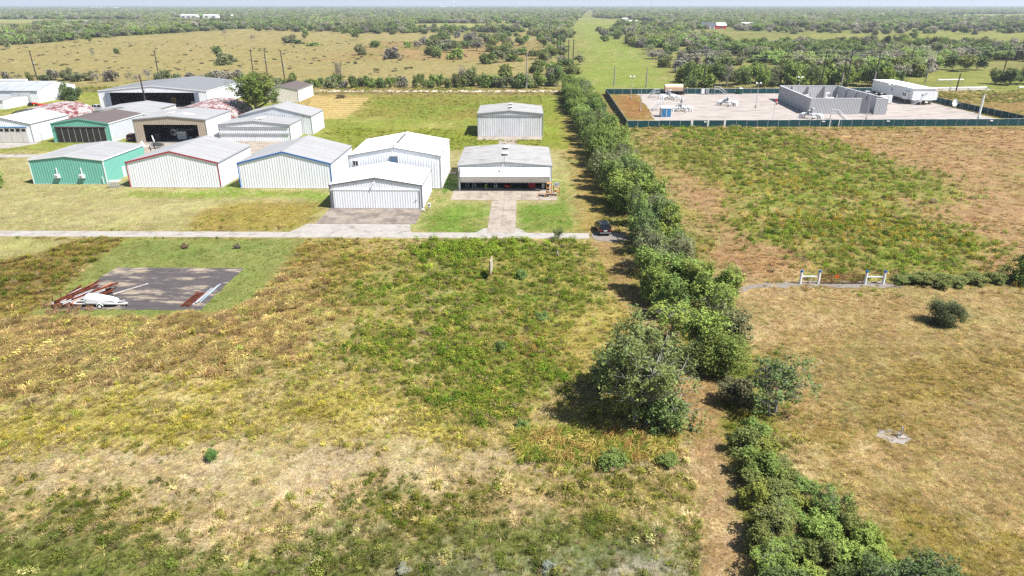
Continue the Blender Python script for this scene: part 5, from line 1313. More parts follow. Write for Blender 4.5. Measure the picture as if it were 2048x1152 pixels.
water_tower('small white water tower on the horizon near the middle', 1039, 16, 56, 8)
water_tower('white water tower on the horizon at right', 1717, 15, 54, 8)
for k, (px_, py_, h) in enumerate(((45,18,70),(149,18,82),(231,18,76),(339,18,74),(451,18,70),(560,18,74),(665,18,78),(770,18,72),(892,18,68),(1096,20,82),(1179,20,70),(1287,18.5,66),(1301,30,66),(1399,18,70),(1512,18,72),(1616,18,76),(1737,18,74),(1760,18,82),(1837,18,78),(1940,18,80),(2046,18,80))):
    x_, y_ = G(px_, py_)
    t = thing('radio_mast', 'thin mast on the horizon, %s from the left' % nth(k), 'mast', (x_, y_, 0), group='masts on the horizon')
    w_ = 1.1 if py_ < 25 else .9
    part('lattice', STEEL, t, lambda b: b.tube([(0,0,0),(0,0,h)], [w_,w_*.4], 5), world=False)
    part('beacon', DARKST, t, lambda b: b.cyl(0, 0, h, h+3, w_*.35, 5), world=False)

# ------------------------------------------------------------------ trees: leaf by leaf crowns, branching trunks
LEAF = leaf_mat('foliage', 'object', trans=.24)
LEAF_I = leaf_mat('foliage_far', 'instance')
GRASS = leaf_mat('grass_blades', 'instance', trans=.25, rough=.7)
BARK = mat('bark', (.20,.18,.16), .9, var=.25, scale=4)
BARK_P = mat('pale_bark', (.30,.275,.25), .9, var=.2, scale=4)
def np_mesh(name, V, F, lv, m):
    """mesh from arrays; F is (n,3) or (n,4); lv a value per vertex"""
    me = bpy.data.meshes.new(name)
    me.vertices.add(len(V)); me.vertices.foreach_set('co', np.asarray(V, np.float32).ravel())
    F = np.asarray(F, np.int32); k = F.shape[1]
    me.loops.add(F.size); me.loops.foreach_set('vertex_index', F.ravel())
    me.polygons.add(len(F)); me.polygons.foreach_set('loop_start', np.arange(0, F.size, k, dtype=np.int32))
    at = me.attributes.new('lv', 'FLOAT', 'POINT'); at.data.foreach_set('value', np.asarray(lv, np.float32))
    me.materials.append(m); me.update(); me.validate()
    return me
def unit(v): return v/np.maximum(np.linalg.norm(v, axis=1, keepdims=True), 1e-9)
def leaves(name, C, out, size, m, R, up=.8, rnd=.62, asp=.55, zs=1.0):
    n = len(C)
    nrm = unit(out*.6+R.normal(size=(n, 3))*rnd+np.array([0, 0, up]))
    t = unit(np.cross(nrm, unit(R.normal(size=(n, 3))))); b = np.cross(nrm, t)
    s = (size*R.uniform(.6, 1.35, n))[:, None]
    z1 = np.array([1, 1, zs]); t, b, nrm = t*z1, b*z1, nrm*z1
    V = np.stack([C-t*s, C-b*s*asp+nrm*s*.15, C+t*s, C+b*s*asp+nrm*s*.15], 1).reshape(-1, 3)
    F = np.arange(4*n).reshape(n, 4)
    return np_mesh(name, V, F, np.repeat(np.clip(R.normal(.5, .22, n), 0, 1), 4), m)
def crown(name, seed, n, size, m, lobes=14, z0=.22, flat=.8, gap=.0, ground=False, per=9, spread=.075, zs=.5):
    R = np.random.default_rng(seed)
    cs, rs = [], []
    for k in range(lobes):
        a, q = R.uniform(0, 2*math.pi), math.sqrt(R.uniform(0, 1))
        if ground:
            z = R.uniform(.12, .72); rad = .72*q*(1-.45*max(0, z-.3))
        else:
            z = R.uniform(z0+.18, .84); rad = .66*q*math.sqrt(max(.12, 1-((z-.52)/.5)**2))
        cs.append((rad*math.cos(a), rad*math.sin(a), z)); rs.append(R.uniform(.20, .36))
    cs, rs = np.array(cs), np.array(rs)
    nc = n//per
    li = R.choice(lobes, nc, p=rs**2/np.sum(rs**2))
    d = unit(R.normal(size=(nc, 3)))
    rad = rs[li]*(1-.55*R.uniform(0, 1, nc)**2.2)
    cl = cs[li]+d*rad[:, None]*np.array([1, 1, flat*.75])
    keep = fbm(cl[:, 0]*5+cl[:, 2]*3+9, cl[:, 1]*5-cl[:, 2]*4+4, seed) > gap
    cl, d = cl[keep], d[keep]
    C = np.repeat(cl, per, 0)+R.normal(size=(len(cl)*per, 3))*spread*np.array([1, 1, zs*1.1])
    O = np.repeat(d, per, 0)
    C[:, 2] = np.abs(C[:, 2])
    zz = np.clip(C[:, 2], .015, None)
    C[:, 2] = zz
    return leaves(name, C, O, size, m, R, zs=zs), cs, rs
def trunk(name, seed, cs, rs, m, r0=.05, twigs=2, seg=5, stems=1, z_split=.22):
    r = random.Random(seed); b = MB()
    for s in range(stems):
        a = r.uniform(0, 6.28); off = .10*(stems > 1)
        bx, by = off*math.cos(a), off*math.sin(a)
        top = (bx*2+r.uniform(-.06, .06), by*2+r.uniform(-.06, .06), .72)
        mid = (bx*1.4+r.uniform(-.04, .04), by*1.4+r.uniform(-.04, .04), z_split)
        b.tube([(bx, by, -.01), mid, ((mid[0]+top[0])/2, (mid[1]+top[1])/2, .48), top], [r0, r0*.72, r0*.5, r0*.16], seg)
        for k in range(s, len(cs), stems):
            c = cs[k]; q = r.uniform(.5, .95)
            zb = r.uniform(z_split*.8, min(.6, c[2]*.85)); f = (zb-z_split)/(.72-z_split)
            p0 = (mid[0]+(top[0]-mid[0])*max(0, f), mid[1]+(top[1]-mid[1])*max(0, f), zb)
            p1 = (p0[0]+(c[0]-p0[0])*.5, p0[1]+(c[1]-p0[1])*.5, p0[2]+(c[2]-p0[2])*.38)
            b.tube([p0, p1, tuple(c)], [r0*.36, r0*.26, r0*.12], 4, cap=False)
            for w in range(twigs):
                e = (c[0]+r.gauss(0, 1)*rs[k]*.55, c[1]+r.gauss(0, 1)*rs[k]*.55, c[2]+min(abs(r.gauss(.2, .5)), 1.0)*rs[k]*.5)
                b.tube([tuple(c) if w % 2 else p1, e], [r0*.12, r0*.05], 3, cap=False)
    return b.mesh(name, m)
KINDS = {}
def kind(key, count, n, size, trunk_kw={}, bark=BARK, **kw):
    L_ = []
    for k in range(count):
        sd = sum(map(ord, key))*13+k*101
        me_, cs, rs = crown('crown_'+key, sd, n, size, LEAF, **kw)
        L_.append((me_, trunk('trunk_'+key, sd+5, cs, rs, bark, **trunk_kw)))
    KINDS[key] = L_
kind('row', 7, 7800, .050, dict(twigs=5), lobes=22, gap=.40, per=20, spread=.062, z0=.0)
kind('sparse', 3, 4200, .044, dict(twigs=9, r0=.045, stems=3), bark=BARK_P, lobes=18, gap=.42, per=14, spread=.055)
kind('big', 1, 21000, .025, dict(twigs=12, r0=.035, stems=3), bark=BARK_P, lobes=40, gap=.455, per=24, spread=.042, ground=True)
kind('shade', 1, 14000, .032, dict(twigs=3), lobes=30, gap=.36, per=22, spread=.05)
kind('bush', 4, 5600, .054, dict(twigs=3, r0=.03, stems=3, z_split=.1), lobes=15, gap=.36, ground=True, zs=.6, per=16, spread=.07)
kind('vine', 1, 12000, .034, dict(twigs=2, r0=.03, stems=3, z_split=.1), lobes=20, gap=.12, ground=True, zs=.65)
kind('far', 6, 1500, .10, dict(twigs=2, r0=.04, seg=4), lobes=11, gap=.30, per=6, spread=.1, zs=.6)
kind('farbush', 5, 1300, .11, dict(twigs=2, r0=.03, stems=2, seg=4, z_split=.1), lobes=10, gap=.28, ground=True, per=6, spread=.1, zs=.7)
kind('bare', 3, 420, .08, dict(twigs=16, r0=.035, stems=2, seg=4), bark=BARK_P, lobes=12, gap=.45, per=4, spread=.1)
GRN, GRN2, GRN3 = (.190,.262,.062), (.245,.315,.070), (.150,.200,.062)
GRYG, GRYT, YGRN, OLV = (.20,.215,.10), (.26,.24,.185), (.25,.28,.062), (.19,.218,.064)
tr = random.Random(11)
def tree(name, label, cat, x, y, r_, h_, tint, key, group=None, jit=.12):
    t = thing(name, label, cat, (x, y, 0), tr.uniform(0, 6.28), group, (r_, r_, h_))
    cm, tm = KINDS[key][tr.randrange(len(KINDS[key]))]
    a = link(bpy.data.objects.new('trunk', tm), t)
    c = link(bpy.data.objects.new('crown', cm), t)
    j, k = 1+tr.uniform(-jit, jit), tr.uniform(-.06, .06)
    c.color = (tint[0]*j*(1+k), tint[1]*j, tint[2]*j*(1-k), 1)
    return t
def at(px_, py_): return G(px_, py_)
# foreground
g = at(1282, 850); tree('large_tree', 'large tree with grey bare twigs standing in the foreground field', 'tree', g[0], g[1], 5.5, 10.8, (.175,.225,.072), 'big')
g = at(1238, 800); tree('small_tree', 'lower leafy tree joined to the left of the large foreground tree', 'tree', g[0]-.4, g[1]+1.5, 3.0, 6.0, (.11,.15,.065), 'row')
g = at(1335, 868); tree('low_bush', 'low leafy bush at the right foot of the large foreground tree', 'bush', g[0]-.3, g[1]+.5, 2.2, 3.6, (.15,.20,.062), 'bush')
g = at(1448, 752); tree('vine_bush', 'rounded yellow-green vine covered bush right of the large tree', 'bush', g[0], g[1]+.6, 3.1, 4.8, (.19,.235,.052), 'vine')
g = at(1405, 745); tree('dark_bush', 'dark bush between the large tree and the vine covered bush', 'bush', g[0]-.2, g[1]+1.4, 1.7, 3.6, GRN3, 'bush')
g = at(1530, 828); tree('sparse_tree', 'sparse pale-twigged tree right of the dirt track', 'tree', g[0]+.6, g[1], 3.6, 5.4, (.15,.20,.062), 'sparse')
g = at(1470, 812); tree('brown_bush', 'brownish bush left of the sparse pale-twigged tree', 'bush', g[0], g[1], 2.0, 3.4, (.17,.165,.08), 'bush')
hedge = [(1480,872,1.5,2.6,OLV),(1497,905,1.6,2.5,YGRN),(1508,948,1.5,2.6,OLV),(1530,985,1.7,2.8,OLV),(1553,1012,1.6,2.5,YGRN),(1520,1040,1.4,2.4,OLV),(1575,1048,1.6,2.6,OLV),
         (1610,1072,1.7,3.0,GRN),(1560,1090,1.4,2.2,YGRN),(1610,1120,1.7,2.6,OLV),(1668,1108,1.7,2.9,GRN),(1650,1160,1.7,2.8,GRN3),(1705,1150,1.8,3.0,GRN),(1760,1165,1.7,2.8,GRN2),(1590,1180,1.4,2.2,GRN3),(1720,1110,1.4,2.2,GRN),(1800,1140,1.5,2.2,GRN2),(1690,1190,1.8,2.8,GRN),(1740,1210,1.8,2.8,GRN2)]
_hp = poly_px([(1474,890),(1522,880),(1585,965),(1670,1050),(1780,1130),(1920,1200),(1880,1300),(1590,1300),(1525,1150),(1498,1020)])
_hs = []
_lo, _hi = _hp.min(0), _hp.max(0)
for _k in range(4000):
    _x, _y = tr.uniform(_lo[0], _hi[0]), tr.uniform(_lo[1], _hi[1])
    if inside(_hp, np.array([_x]), np.array([_y]))[0] and all((_x-q[0])**2+(_y-q[1])**2 > 1.55**2 for q in _hs): _hs.append((_x, _y))
_hs.sort(key=lambda q: -q[1])
hedge = []
for _x, _y in _hs:
    f_ = (_lo[1]+9-_y)/9; hedge.append((_x, _y, tr.uniform(1.0, 1.7), tr.uniform(1.3, 2.8), tr.choice([YGRN, OLV, OLV, GRN] if _y > 37 else [GRN, GRN2, OLV, GRN3])))  # lower hedge
for k, (px_, py_, r_, h_, c_) in enumerate(hedge):
    g = (px_, py_); tree('hedge_shrub', 'low hedge shrub right of the dirt track, %s from the sparse tree' % nth(k), 'shrub', g[0], g[1], r_*1.1, h_, c_, 'sparse' if k % 4 == 3 else 'bush', 'shrubs of the low hedge')
for k, (px_, py_) in enumerate(((1790,1215),(1850,1190))):
    g = at(px_, py_); tree('twiggy_shrub', 'grey twiggy shrub at the bottom edge, %s one' % ('left', 'right')[k], 'shrub', g[0], g[1], 2.2, 3.4, (.10,.145,.05), 'sparse')
g = at(1893, 648); tree('round_bush', 'lone dark round bush on the dry tan field', 'bush', g[0]-.2, g[1], 2.1, 3.1, (.105,.125,.050), 'vine')
g = at(2040, 562); tree('field_tree', 'leafy bush at the right edge on the gravel track line', 'bush', g[0]+.8, g[1], 3.2, 4.4, GRN, 'bush')
g = at(425, 922); tree('sapling', 'small bright green sapling in the straw field', 'sapling', g[0], g[1], .55, 1.2, (.14,.24,.06), 'bush')
g = at(5, 375); tree('small_tree', 'small tree at the left edge beside the teal hangar', 'tree', g[0]-1.4, g[1], 2.6, 4.8, GRN2, 'row')
g = at(1117, 478); tree('roadside_bush', 'dark twiggy bush on the south edge of the taxiway', 'bush', g[0], g[1], 1.2, 1.9, GRN3, 'sparse')
g = at(1060, 930)
for k, (px_, py_, r_, h_) in enumerate(((1225,935,1.3,1.5),(1340,930,1.2,1.2),(1045,860,.7,1.1),(1000,700,.9,1.3),(1085,640,.9,1.1),(1040,556,1.0,1.3))):
    g = at(px_, py_); tree('weed_bush', 'bright green weed bush in the middle field, %s nearest the bottom' % nth([0,1,2,3,4,5][k]), 'bush', g[0], g[1], r_, h_, (.19,.26,.07), 'bush', 'weed bushes in the field')
for k, (px_, py_, r_, h_) in enumerate(((1430,572,1.6,1.3),(1862,568,2.6,1.5),(1815,566,2.0,1.3),(1900,566,2.2,1.3),(1945,564,2.0,1.3),(1985,562,1.8,1.4))):
    g = at(px_, py_); tree('verge_bush', 'low bush along the fence line by the cattle gate, %s from the left' % nth([0,2,1,3,4,5][k]), 'bush', g[0], g[1], r_, h_, OLV, 'bush', 'bushes along the gate line')
for k, (px_, py_) in enumerate(((808,1145),(1095,1140))):
    g = at(px_, py_); tree('silver_shrub', 'small silvery shrub at the bottom edge, %s one' % ('left', 'right')[k], 'shrub', g[0], g[1], .55, .7, (.30,.32,.25), 'bush')
# shade tree among the hangars, bush by the long shed
g = at(515, 236); tree('shade_tree', 'round dense shade tree standing among the hangars', 'tree', g[0], g[1], 9.6, 13.8, (.15,.205,.042), 'shade')
for k, (dx, r_, h_) in enumerate(((0, 3.2, 6.8), (5, 3.0, 5.6))):
    tree('flowering_bush', 'tall flowering bush at the end of the long white shed, %s one' % ('left', 'right')[k], 'bush', -171.2+dx*.8, 262-dx*.3, r_, h_, (.12,.17,.06), 'bush')
# the hedgerow: trees counted from the black car
row = []
yy = 66.0
while yy < 289:
    fz = (yy-66)/223
    for s, xo in ((0, 16.6), (1, 21.2)):
        if s == 0 and 93 < yy < 109: continue
        row.append((xo+tr.uniform(-.9, .9)+fz*1.6, yy+s*2.4+tr.uniform(-1.1, 1.1), tr.uniform(2.7, 4.0)*(.9 if yy < 98 else 1), tr.uniform(4.8, 8.4)*(.86 if yy < 98 else 1)))
    yy += 4.3
row.append((18.4, 61.0, 2.6, 5.5)); row.append((21.5, 63.0, 2.6, 5.0))
for _y in (95.5, 100, 105.5): row.append((18.6, _y, 2.7, 6.8))
nb, ns = 0, 0
row.sort(key=lambda q: abs(q[1]-101.5))
ROWT = [GRN, GRN2, GRN, GRN3, (.18,.24,.062), GRN2, GRN2, GRYG]
for x_, y_, r_, h_ in row:
    if y_ > 101.5:
        nb += 1; lb = 'leafy hedgerow tree, %s beyond the black car' % nth(nb-1)
    else:
        ns += 1; lb = 'leafy hedgerow tree, %s on the near side of the black car' % nth(ns-1)
    tree('hedgerow_tree', lb, 'tree', x_, y_, r_, h_, tr.choice(ROWT), 'sparse' if tr.random() < .2 else 'row', 'trees of the long hedgerow')
# lines of scrub beyond the far road and behind the works
def scrub(name, lab, cat, pts, group):
    pts.sort(key=lambda q: proj(q[0], q[1], 0)[0])
    for k, (x_, y_, r_, h_, c_, key) in enumerate(pts):
        tree(name, lab % nth(k), cat, x_, y_, r_, h_, c_, key, group, .18)
FT = [GRN3, OLV, GRYG, GRN3, GRYT, GRN]
pts = []
for k in range(46):
    px_ = 560+k*12.2+tr.uniform(-6, 6); g = at(px_, 174.5+tr.uniform(-3, 2)); big = .7 if px_ < 900 else 1.0
    pts.append((g[0], g[1], tr.uniform(2.8, 5.0)*big, tr.uniform(5.0, 9.6)*big, tr.choice(FT), tr.choice(['farbush','farbush','far','bush'])))
for k in range(26):
    px_ = -20+k*21+tr.uniform(-9, 9); g = at(px_, 163+tr.uniform(-3, 3))
    pts.append((g[0], g[1], tr.uniform(2.2, 3.8), tr.uniform(3.2, 6.4), tr.choice([GRYT, GRYG, OLV, GRYT]), tr.choice(['farbush','bare','farbush'])))
for px_, h_ in ((680,11),(925,10),(1010,9)):
    g = at(px_, 172); pts.append((g[0], g[1], 2.6, h_, GRYT, 'bare'))
scrub('roadside_scrub', 'scrubby bush in the line beyond the far road, %s from the left', 'bush', pts, 'scrub along the far road')
pts = []
for k in range(40):
    px_ = 1362+k*10.6+tr.uniform(-6, 6); g = at(px_, 174+tr.uniform(-9, 3))
    pts.append((g[0], g[1], tr.uniform(3.4, 5.4), tr.uniform(6.5, 11.0), tr.choice([GRN3, GRN, GRN2, GRYG, GRN2, GRN3]), tr.choice(['far','row','farbush','far'])))
g = at(1452, 176); pts.append((g[0], g[1], 3.2, 11, GRYT, 'bare'))
for px_, py_, r_, h_ in ((1905,140,6,8),(1930,143,6.5,8.5),(1952,140,6,7.5),(1990,168,5,7),(2020,170,6,8),(2050,168,6,8),(1790,168,5,7),(1770,172,4.5,8),(1380,178,4,6)):
    g = at(px_, py_); pts.append((g[0], g[1], r_, h_, tr.choice([GRN3, GRN3, OLV]), 'row' if py_ > 150 else 'far'))
scrub('works_tree', 'tree in the belt behind the works, %s from the left', 'tree', pts, 'trees behind the works')
# single trees on the pasture and beside the strip
pts = []
for px_, py_, r_, h_, c_, key in ((437,122,5,9,GRN3,'far'),(452,130,5.5,9,GRYG,'farbush'),(462,124,4,6,GRYG,'farbush'),(178,86,4,7,GRN,'far'),(188,115,2.2,5.5,GRYT,'bare'),(234,113,2.4,6,GRN3,'far'),(450,69,5,6,GRYT,'bare'),
        (506,82,4,6,GRYT,'bare'),(578,86,8,8,GRYG,'farbush'),(598,88,5,5,GRN3,'farbush'),(612,80,4,9,GRN3,'far'),(625,92,7,4,GRN2,'farbush'),(12,98,6,7,GRYG,'far'),(713,80,5,9,GRN3,'far'),(722,110,6,9,GRYG,'farbush'),(750,95,5,7,GRN,'farbush'),(782,118,7,9,GRYT,'farbush'),(815,95,5,6,GRN2,'farbush')):
    g = at(px_, py_); pts.append((g[0], g[1], r_, h_, c_, key))
R2 = np.random.default_rng(3)
def fill(poly, n, rr, hh, keys, tints, dmin):
    P = poly_px(poly); lo, hi = P.min(0), P.max(0); out = []; tries = 0
    while len(out) < n and tries < 6000:
        tries += 1
        x_, y_ = R2.uniform(lo[0], hi[0]), R2.uniform(lo[1], hi[1])
        if not inside(P, np.array([x_]), np.array([y_]))[0]: continue
        if any((x_-q[0])**2+(y_-q[1])**2 < dmin**2 for q in out): continue
        out.append((x_, y_, R2.uniform(*rr), R2.uniform(*hh), tints[R2.integers(len(tints))], keys[R2.integers(len(keys))]))
    return out
pts += fill([(830,128),(1060,128),(1055,72),(900,72),(830,95)], 60, (4,7.5), (5,9.5), ['far','farbush','farbush'], [GRN3, GRYG, OLV, GRYT, GRN], 8)
scrub('pasture_tree', 'scrubby tree on the tan pasture, %s from the left', 'tree', pts, 'trees on the pasture')
strip = fill([(1062,150),(1150,165),(1165,130),(1120,80),(1085,60),(1058,70)], 46, (3.2,5.5), (4.5,8.5), ['far','farbush'], [GRN3, GRYG, OLV, GRYT, GRN, GRN2], 6.5)
scrub('line_tree', 'scrubby tree under the receding pole line, %s from the left', 'tree', strip, 'trees under the pole line')
right = fill([(1260,80),(1310,125),(1400,168),(1450,150),(1520,120),(1480,95),(1340,82)], 62, (4,7), (4.5,9), ['far','farbush','farbush','bare'], [GRN3, GRYG, OLV, GRYT, GRN, GRN2, GRYT], 7.5)
scrub('strip_tree', 'scrubby tree right of the green strip, %s from the left', 'tree', right, 'trees right of the strip')

# ------------------------------------------------------------------ scattered stuff: instances on points
def scatter(name, label, cat, pts, rot, scl, tint, pid, protos):
    me = bpy.data.meshes.new(name)
    n = len(pts)
    me.vertices.add(n); me.vertices.foreach_set('co', np.asarray(pts, np.float32).ravel())
    for nm, ty, arr, key in (('rot','FLOAT_VECTOR',rot,'vector'),('scl','FLOAT_VECTOR',scl,'vector'),('tint','FLOAT_COLOR',np.c_[tint, np.ones(n)],'color'),('pid','INT',pid,'value')):
        a = me.attributes.new(nm, ty, 'POINT'); a.data.foreach_set(key, np.ascontiguousarray(arr, dtype=np.int32 if ty == 'INT' else np.float32).ravel())
    o = link(bpy.data.objects.new(name, me))
    col = bpy.data.collections.new(name+'_kinds')
    for k, pm in enumerate(protos):
        col.objects.link(bpy.data.objects.new('%s_kind_%02d' % (name, k), pm))
    ng = bpy.data.node_groups.new(name, 'GeometryNodeTree')
    ng.interface.new_socket('Geometry', in_out='INPUT', socket_type='NodeSocketGeometry')
    ng.interface.new_socket('Geometry', in_out='OUTPUT', socket_type='NodeSocketGeometry')
    gi, go = ng.nodes.new('NodeGroupInput'), ng.nodes.new('NodeGroupOutput')
    ip = ng.nodes.new('GeometryNodeInstanceOnPoints'); ip.inputs['Pick Instance'].default_value = True
    ci = ng.nodes.new('GeometryNodeCollectionInfo'); ci.inputs['Collection'].default_value = col
    ci.inputs['Separate Children'].default_value = True; ci.inputs['Reset Children'].default_value = True
    def na(nm, ty):
        q = ng.nodes.new('GeometryNodeInputNamedAttribute'); q.data_type = ty; q.inputs['Name'].default_value = nm
        return q.outputs['Attribute']
    ng.links.new(gi.outputs[0], ip.inputs['Points']); ng.links.new(ci.outputs[0], ip.inputs['Instance'])
    ng.links.new(na('pid', 'INT'), ip.inputs['Instance Index'])
    ng.links.new(na('rot', 'FLOAT_VECTOR'), ip.inputs['Rotation']); ng.links.new(na('scl', 'FLOAT_VECTOR'), ip.inputs['Scale'])
    ng.links.new(ip.outputs[0], go.inputs[0])
    md = o.modifiers.new('scatter', 'NODES'); md.node_group = ng
    return tag(o, label, cat, kind='stuff')
# far woods to the horizon
R = np.random.default_rng(21)
n = 130000
yy = np.exp(R.uniform(math.log(330), math.log(16000), n)); xx = R.uniform(-.86, .86, n)*yy
grp = fbm(xx/140, yy/210, 5, 4); grp2 = fbm(xx/45, yy/60, 8, 3)
dn = np.clip((yy-500)/900, 0, 1)
ok = (grp*.6+grp2*.4) > (.54-.12*dn+.05*((xx > 100) & (yy < 1500)))
FAR_OPEN = [poly_px(p) for p in ([(-900,178),(1065,178),(1066,60),(1000,66),(830,62),(560,56),(420,62),(250,72),(60,88),(-900,130)], [(1135,190),(1400,190),(1318,130),(1240,75),(1215,46),(1192,44),(1188,20),(1176,20),(1150,44),(1138,60),(1160,110)],
    [(-600,51),(150,50.5),(330,46.5),(250,39),(-600,38)], [(-400,60),(140,59),(60,50),(-400,52)], [(810,62),(1055,60),(1040,47),(830,47)], [(1155,49),(1330,53),(1330,45),(1165,34)], [(1480,96),(1700,96),(1700,64),(1440,64),(1440,82)], [(1380,80),(1475,80),(1472,54),(1385,54)], [(345,45),(455,45),(480,35),(345,35.5)],
    [(1720,37),(2900,37.5),(2900,28),(1960,28.5)], [(1390,59),(1500,60),(1500,56),(1390,55.5)], [(1800,190),(2800,190),(2800,120),(1880,125)])]
for P in FAR_OPEN: ok &= ~inside(P, xx, yy)
keepf = R.uniform(0, 1, n)
ok &= ~inside(poly_px([(1500,165),(2800,165),(2800,60),(1440,60),(1430,100)]), xx, yy) | (keepf < .22)
ok &= (yy > 600) | ((xx < -70) & (yy > 420)) | (xx > 150)
ok &= ~((np.abs(xx-140) < 420) & (yy < 300))
# keep the lone scatter thin in the open right-hand fields
xx, yy = xx[ok], yy[ok]; n = len(xx)
hh = R.uniform(5, 9.5, n)*(1+np.clip(yy/6000, 0, 1)*.6); rw = R.uniform(4, 7, n)*(1+np.clip((yy-600)/2500, 0, 5)*.9)
tt = np.array([GRN3, GRYG, GRYT, GRN, OLV, GRYG])
ci_ = np.clip((fbm(xx/90, yy/130, 41, 3)-.3)*2.4*5.99+R.normal(0, 1.1, n), 0, 5.99).astype(int)
tint = tt[ci_]*R.uniform(.6, 1.4, n)[:, None]*1.3
far_m = []
for key in ('far', 'farbush'):
    for me_, _ in KINDS[key][:4]:
        q = me_.copy(); q.materials.clear(); q.materials.append(LEAF_I); far_m.append(q)
scatter('far_wood', 'far scrub woods stretching to the horizon', 'woods', np.c_[xx, yy, np.zeros(n)], np.c_[np.zeros(n), np.zeros(n), R.uniform(0, 6.28, n)], np.c_[rw, rw, hh], tint, R.integers(0, len(far_m), n), far_m)
# dark tussocks on the pasture
n = 900
yy = R.uniform(312, 700, n); xx = R.uniform(-.85, .05, n)*yy
ok = inside(FAR_OPEN[0], xx, yy) & (fbm(xx/40, yy/40, 3, 3) > .46)
xx, yy = xx[ok], yy[ok]; n = len(xx); rw = R.uniform(.5, 1.6, n)**1.3
scatter('pasture_tussocks', 'dark tussocks and low weeds dotting the tan pasture', 'weeds', np.c_[xx, yy, np.zeros(n)], np.c_[np.zeros((n, 2)), R.uniform(0, 6.28, n)], np.c_[rw, rw, rw*.55], np.array([.24, .215, .11])*R.uniform(.6, 1.3, n)[:, None], R.integers(4, 8, n), far_m)
# hedges of scrub at the edges of the far fields
ex, ey, et = [], [], []
def edge(pl, n, wob=6):
    P = [G(*p) for p in pl]
    for a, b in zip(P, P[1:]):
        q = np.sort(R.uniform(0, 1, n))
        ex.extend(a[0]+(b[0]-a[0])*q+R.normal(0, wob, n)); ey.extend(a[1]+(b[1]-a[1])*q+R.normal(0, wob*1.6, n))
edge([(-120,96),(60,83),(250,70),(420,60)], 80, 9); edge([(-300,55),(100,55)], 46, 5); edge([(100,55),(270,52)], 40, 8)
edge([(540,60),(700,62),(820,66)], 90, 22); edge([(820,64),(1055,64)], 70, 10); edge([(1215,62),(1262,84)], 40, 12); edge([(1560,64),(1800,66),(2100,60)], 50, 25); edge([(1500,95),(1750,100)], 14, 22)
edge([(1640,100),(1780,90),(1960,100),(2100,105)], 40, 14); edge([(1390,57),(1420,57.5)], 12, 10); edge([(1455,56),(1490,56)], 12, 10)
n = len(ex); ex, ey = np.array(ex), np.array(ey)
hh = np.where(ex < -400, R.uniform(4, 6.5, n), R.uniform(4.5, 9, n)); rw = R.uniform(4, 6.5, n)
tint = tt[R.integers(0, 6, n)]*R.uniform(.7, 1.4, n)[:, None]
scatter('far_hedges', 'broken lines of scrub between the far fields', 'scrub', np.c_[ex, ey, np.zeros(n)], np.c_[np.zeros(n), np.zeros(n), R.uniform(0, 6.28, n)], np.c_[rw, rw, hh], tint, R.integers(0, len(far_m), n), far_m)

# grass and weeds of the near fields
def blades(name, seed, n, lean, length, width, spread, m, droop=.35):
    R = np.random.default_rng(seed)
    a = R.uniform(0, 2*math.pi, n); q = np.sqrt(R.uniform(0, 1, n))*spread
    base = np.c_[q*np.cos(a), q*np.sin(a), np.zeros(n)]
    d = a+R.normal(0, .9, n); le = np.abs(R.normal(lean, lean*.45, n)); L_ = length*R.uniform(.55, 1.1, n)
    h = np.c_[np.cos(d), np.sin(d), np.zeros(n)]
    mid = base+h*(np.sin(le)*L_*.5)[:, None]+np.array([0, 0, 1])*(np.cos(le)*L_*.55)[:, None]
    tip = base+h*(np.sin(np.minimum(le*1.6+droop, 1.9))*L_)[:, None]+np.array([0, 0, 1])*np.maximum(np.cos(le)*L_*(1-droop), .05)[:, None]
    s = np.c_[-np.sin(d), np.cos(d), np.zeros(n)]*width*R.uniform(.6, 1.3, n)[:, None]
    V = np.stack([base-s*.6, base+s*.6, mid+s*.5, mid-s*.5, tip+s*.08, tip-s*.08], 1).reshape(-1, 3)
    i = np.arange(n)*6
    F = np.concatenate([np.stack([i, i+1, i+2, i+3], 1), np.stack([i+3, i+2, i+4, i+5], 1)])
    return np_mesh(name, V, F, np.repeat(np.clip(R.normal(.5, .24, n), 0, 1), 6), m)
def weed(name, seed, n, m, size=.085):
    R = np.random.default_rng(seed)
    k = n//6; a = R.uniform(0, 6.28, k); q = np.sqrt(R.uniform(0, 1, k))*.55; z = R.uniform(.15, 1, k)*(1-.5*q)
    c = np.repeat(np.c_[q*np.cos(a), q*np.sin(a), z], 6, 0)+R.normal(0, .085, (k*6, 3)); c[:, 2] = np.abs(c[:, 2])
    return leaves(name, c, unit(c-np.array([0, 0, .3])), size, m, R, up=.6, rnd=.6)
protos = [blades('tuft_upright', s, 46, .35, 1.0, .026, .28, GRASS) for s in (1, 2, 3)]
protos += [blades('tuft_matted', s, 60, 1.05, .8, .026, .42, GRASS, .15) for s in (4, 5, 6)]
protos += [weed('tuft_weed', s, 150, GRASS) for s in (7, 8, 9)]
protos += [blades('tuft_cane', s, 40, .28, 1.2, .045, .45, GRASS, .55) for s in (10, 11)]
NOGRASS = [(-330,10.6,98.5,102.1),(-5.7,-.6,101,121.4),(-13.2,6.8,121.2,148),(-34.5,-16.8,101.5,130),(-33.6,-15,129.6,147.6),(-55,-36.4,129.3,147.8),(-76.9,-58.3,129.6,147.6),(-97.5,-82,131.9,148.3),(-55.1,-37.4,72.1,86.1),
           (-12.2,5.9,181.4,203),(-330,-100,157.2,161.2),(-104,-56,160,203),(-150,-104,168,204),(30,152,202.4,290),(10.8,16,97.5,102.3),(-162,-85,202,276)]
def near_pts(n, y0, y1, seed):
    R = np.random.default_rng(seed)
    y = np.sqrt(R.uniform(y0**2, y1**2, n)); x = R.uniform(-1, 1, n)*(.80*y+13)
    return x, y
X, Y = [], []
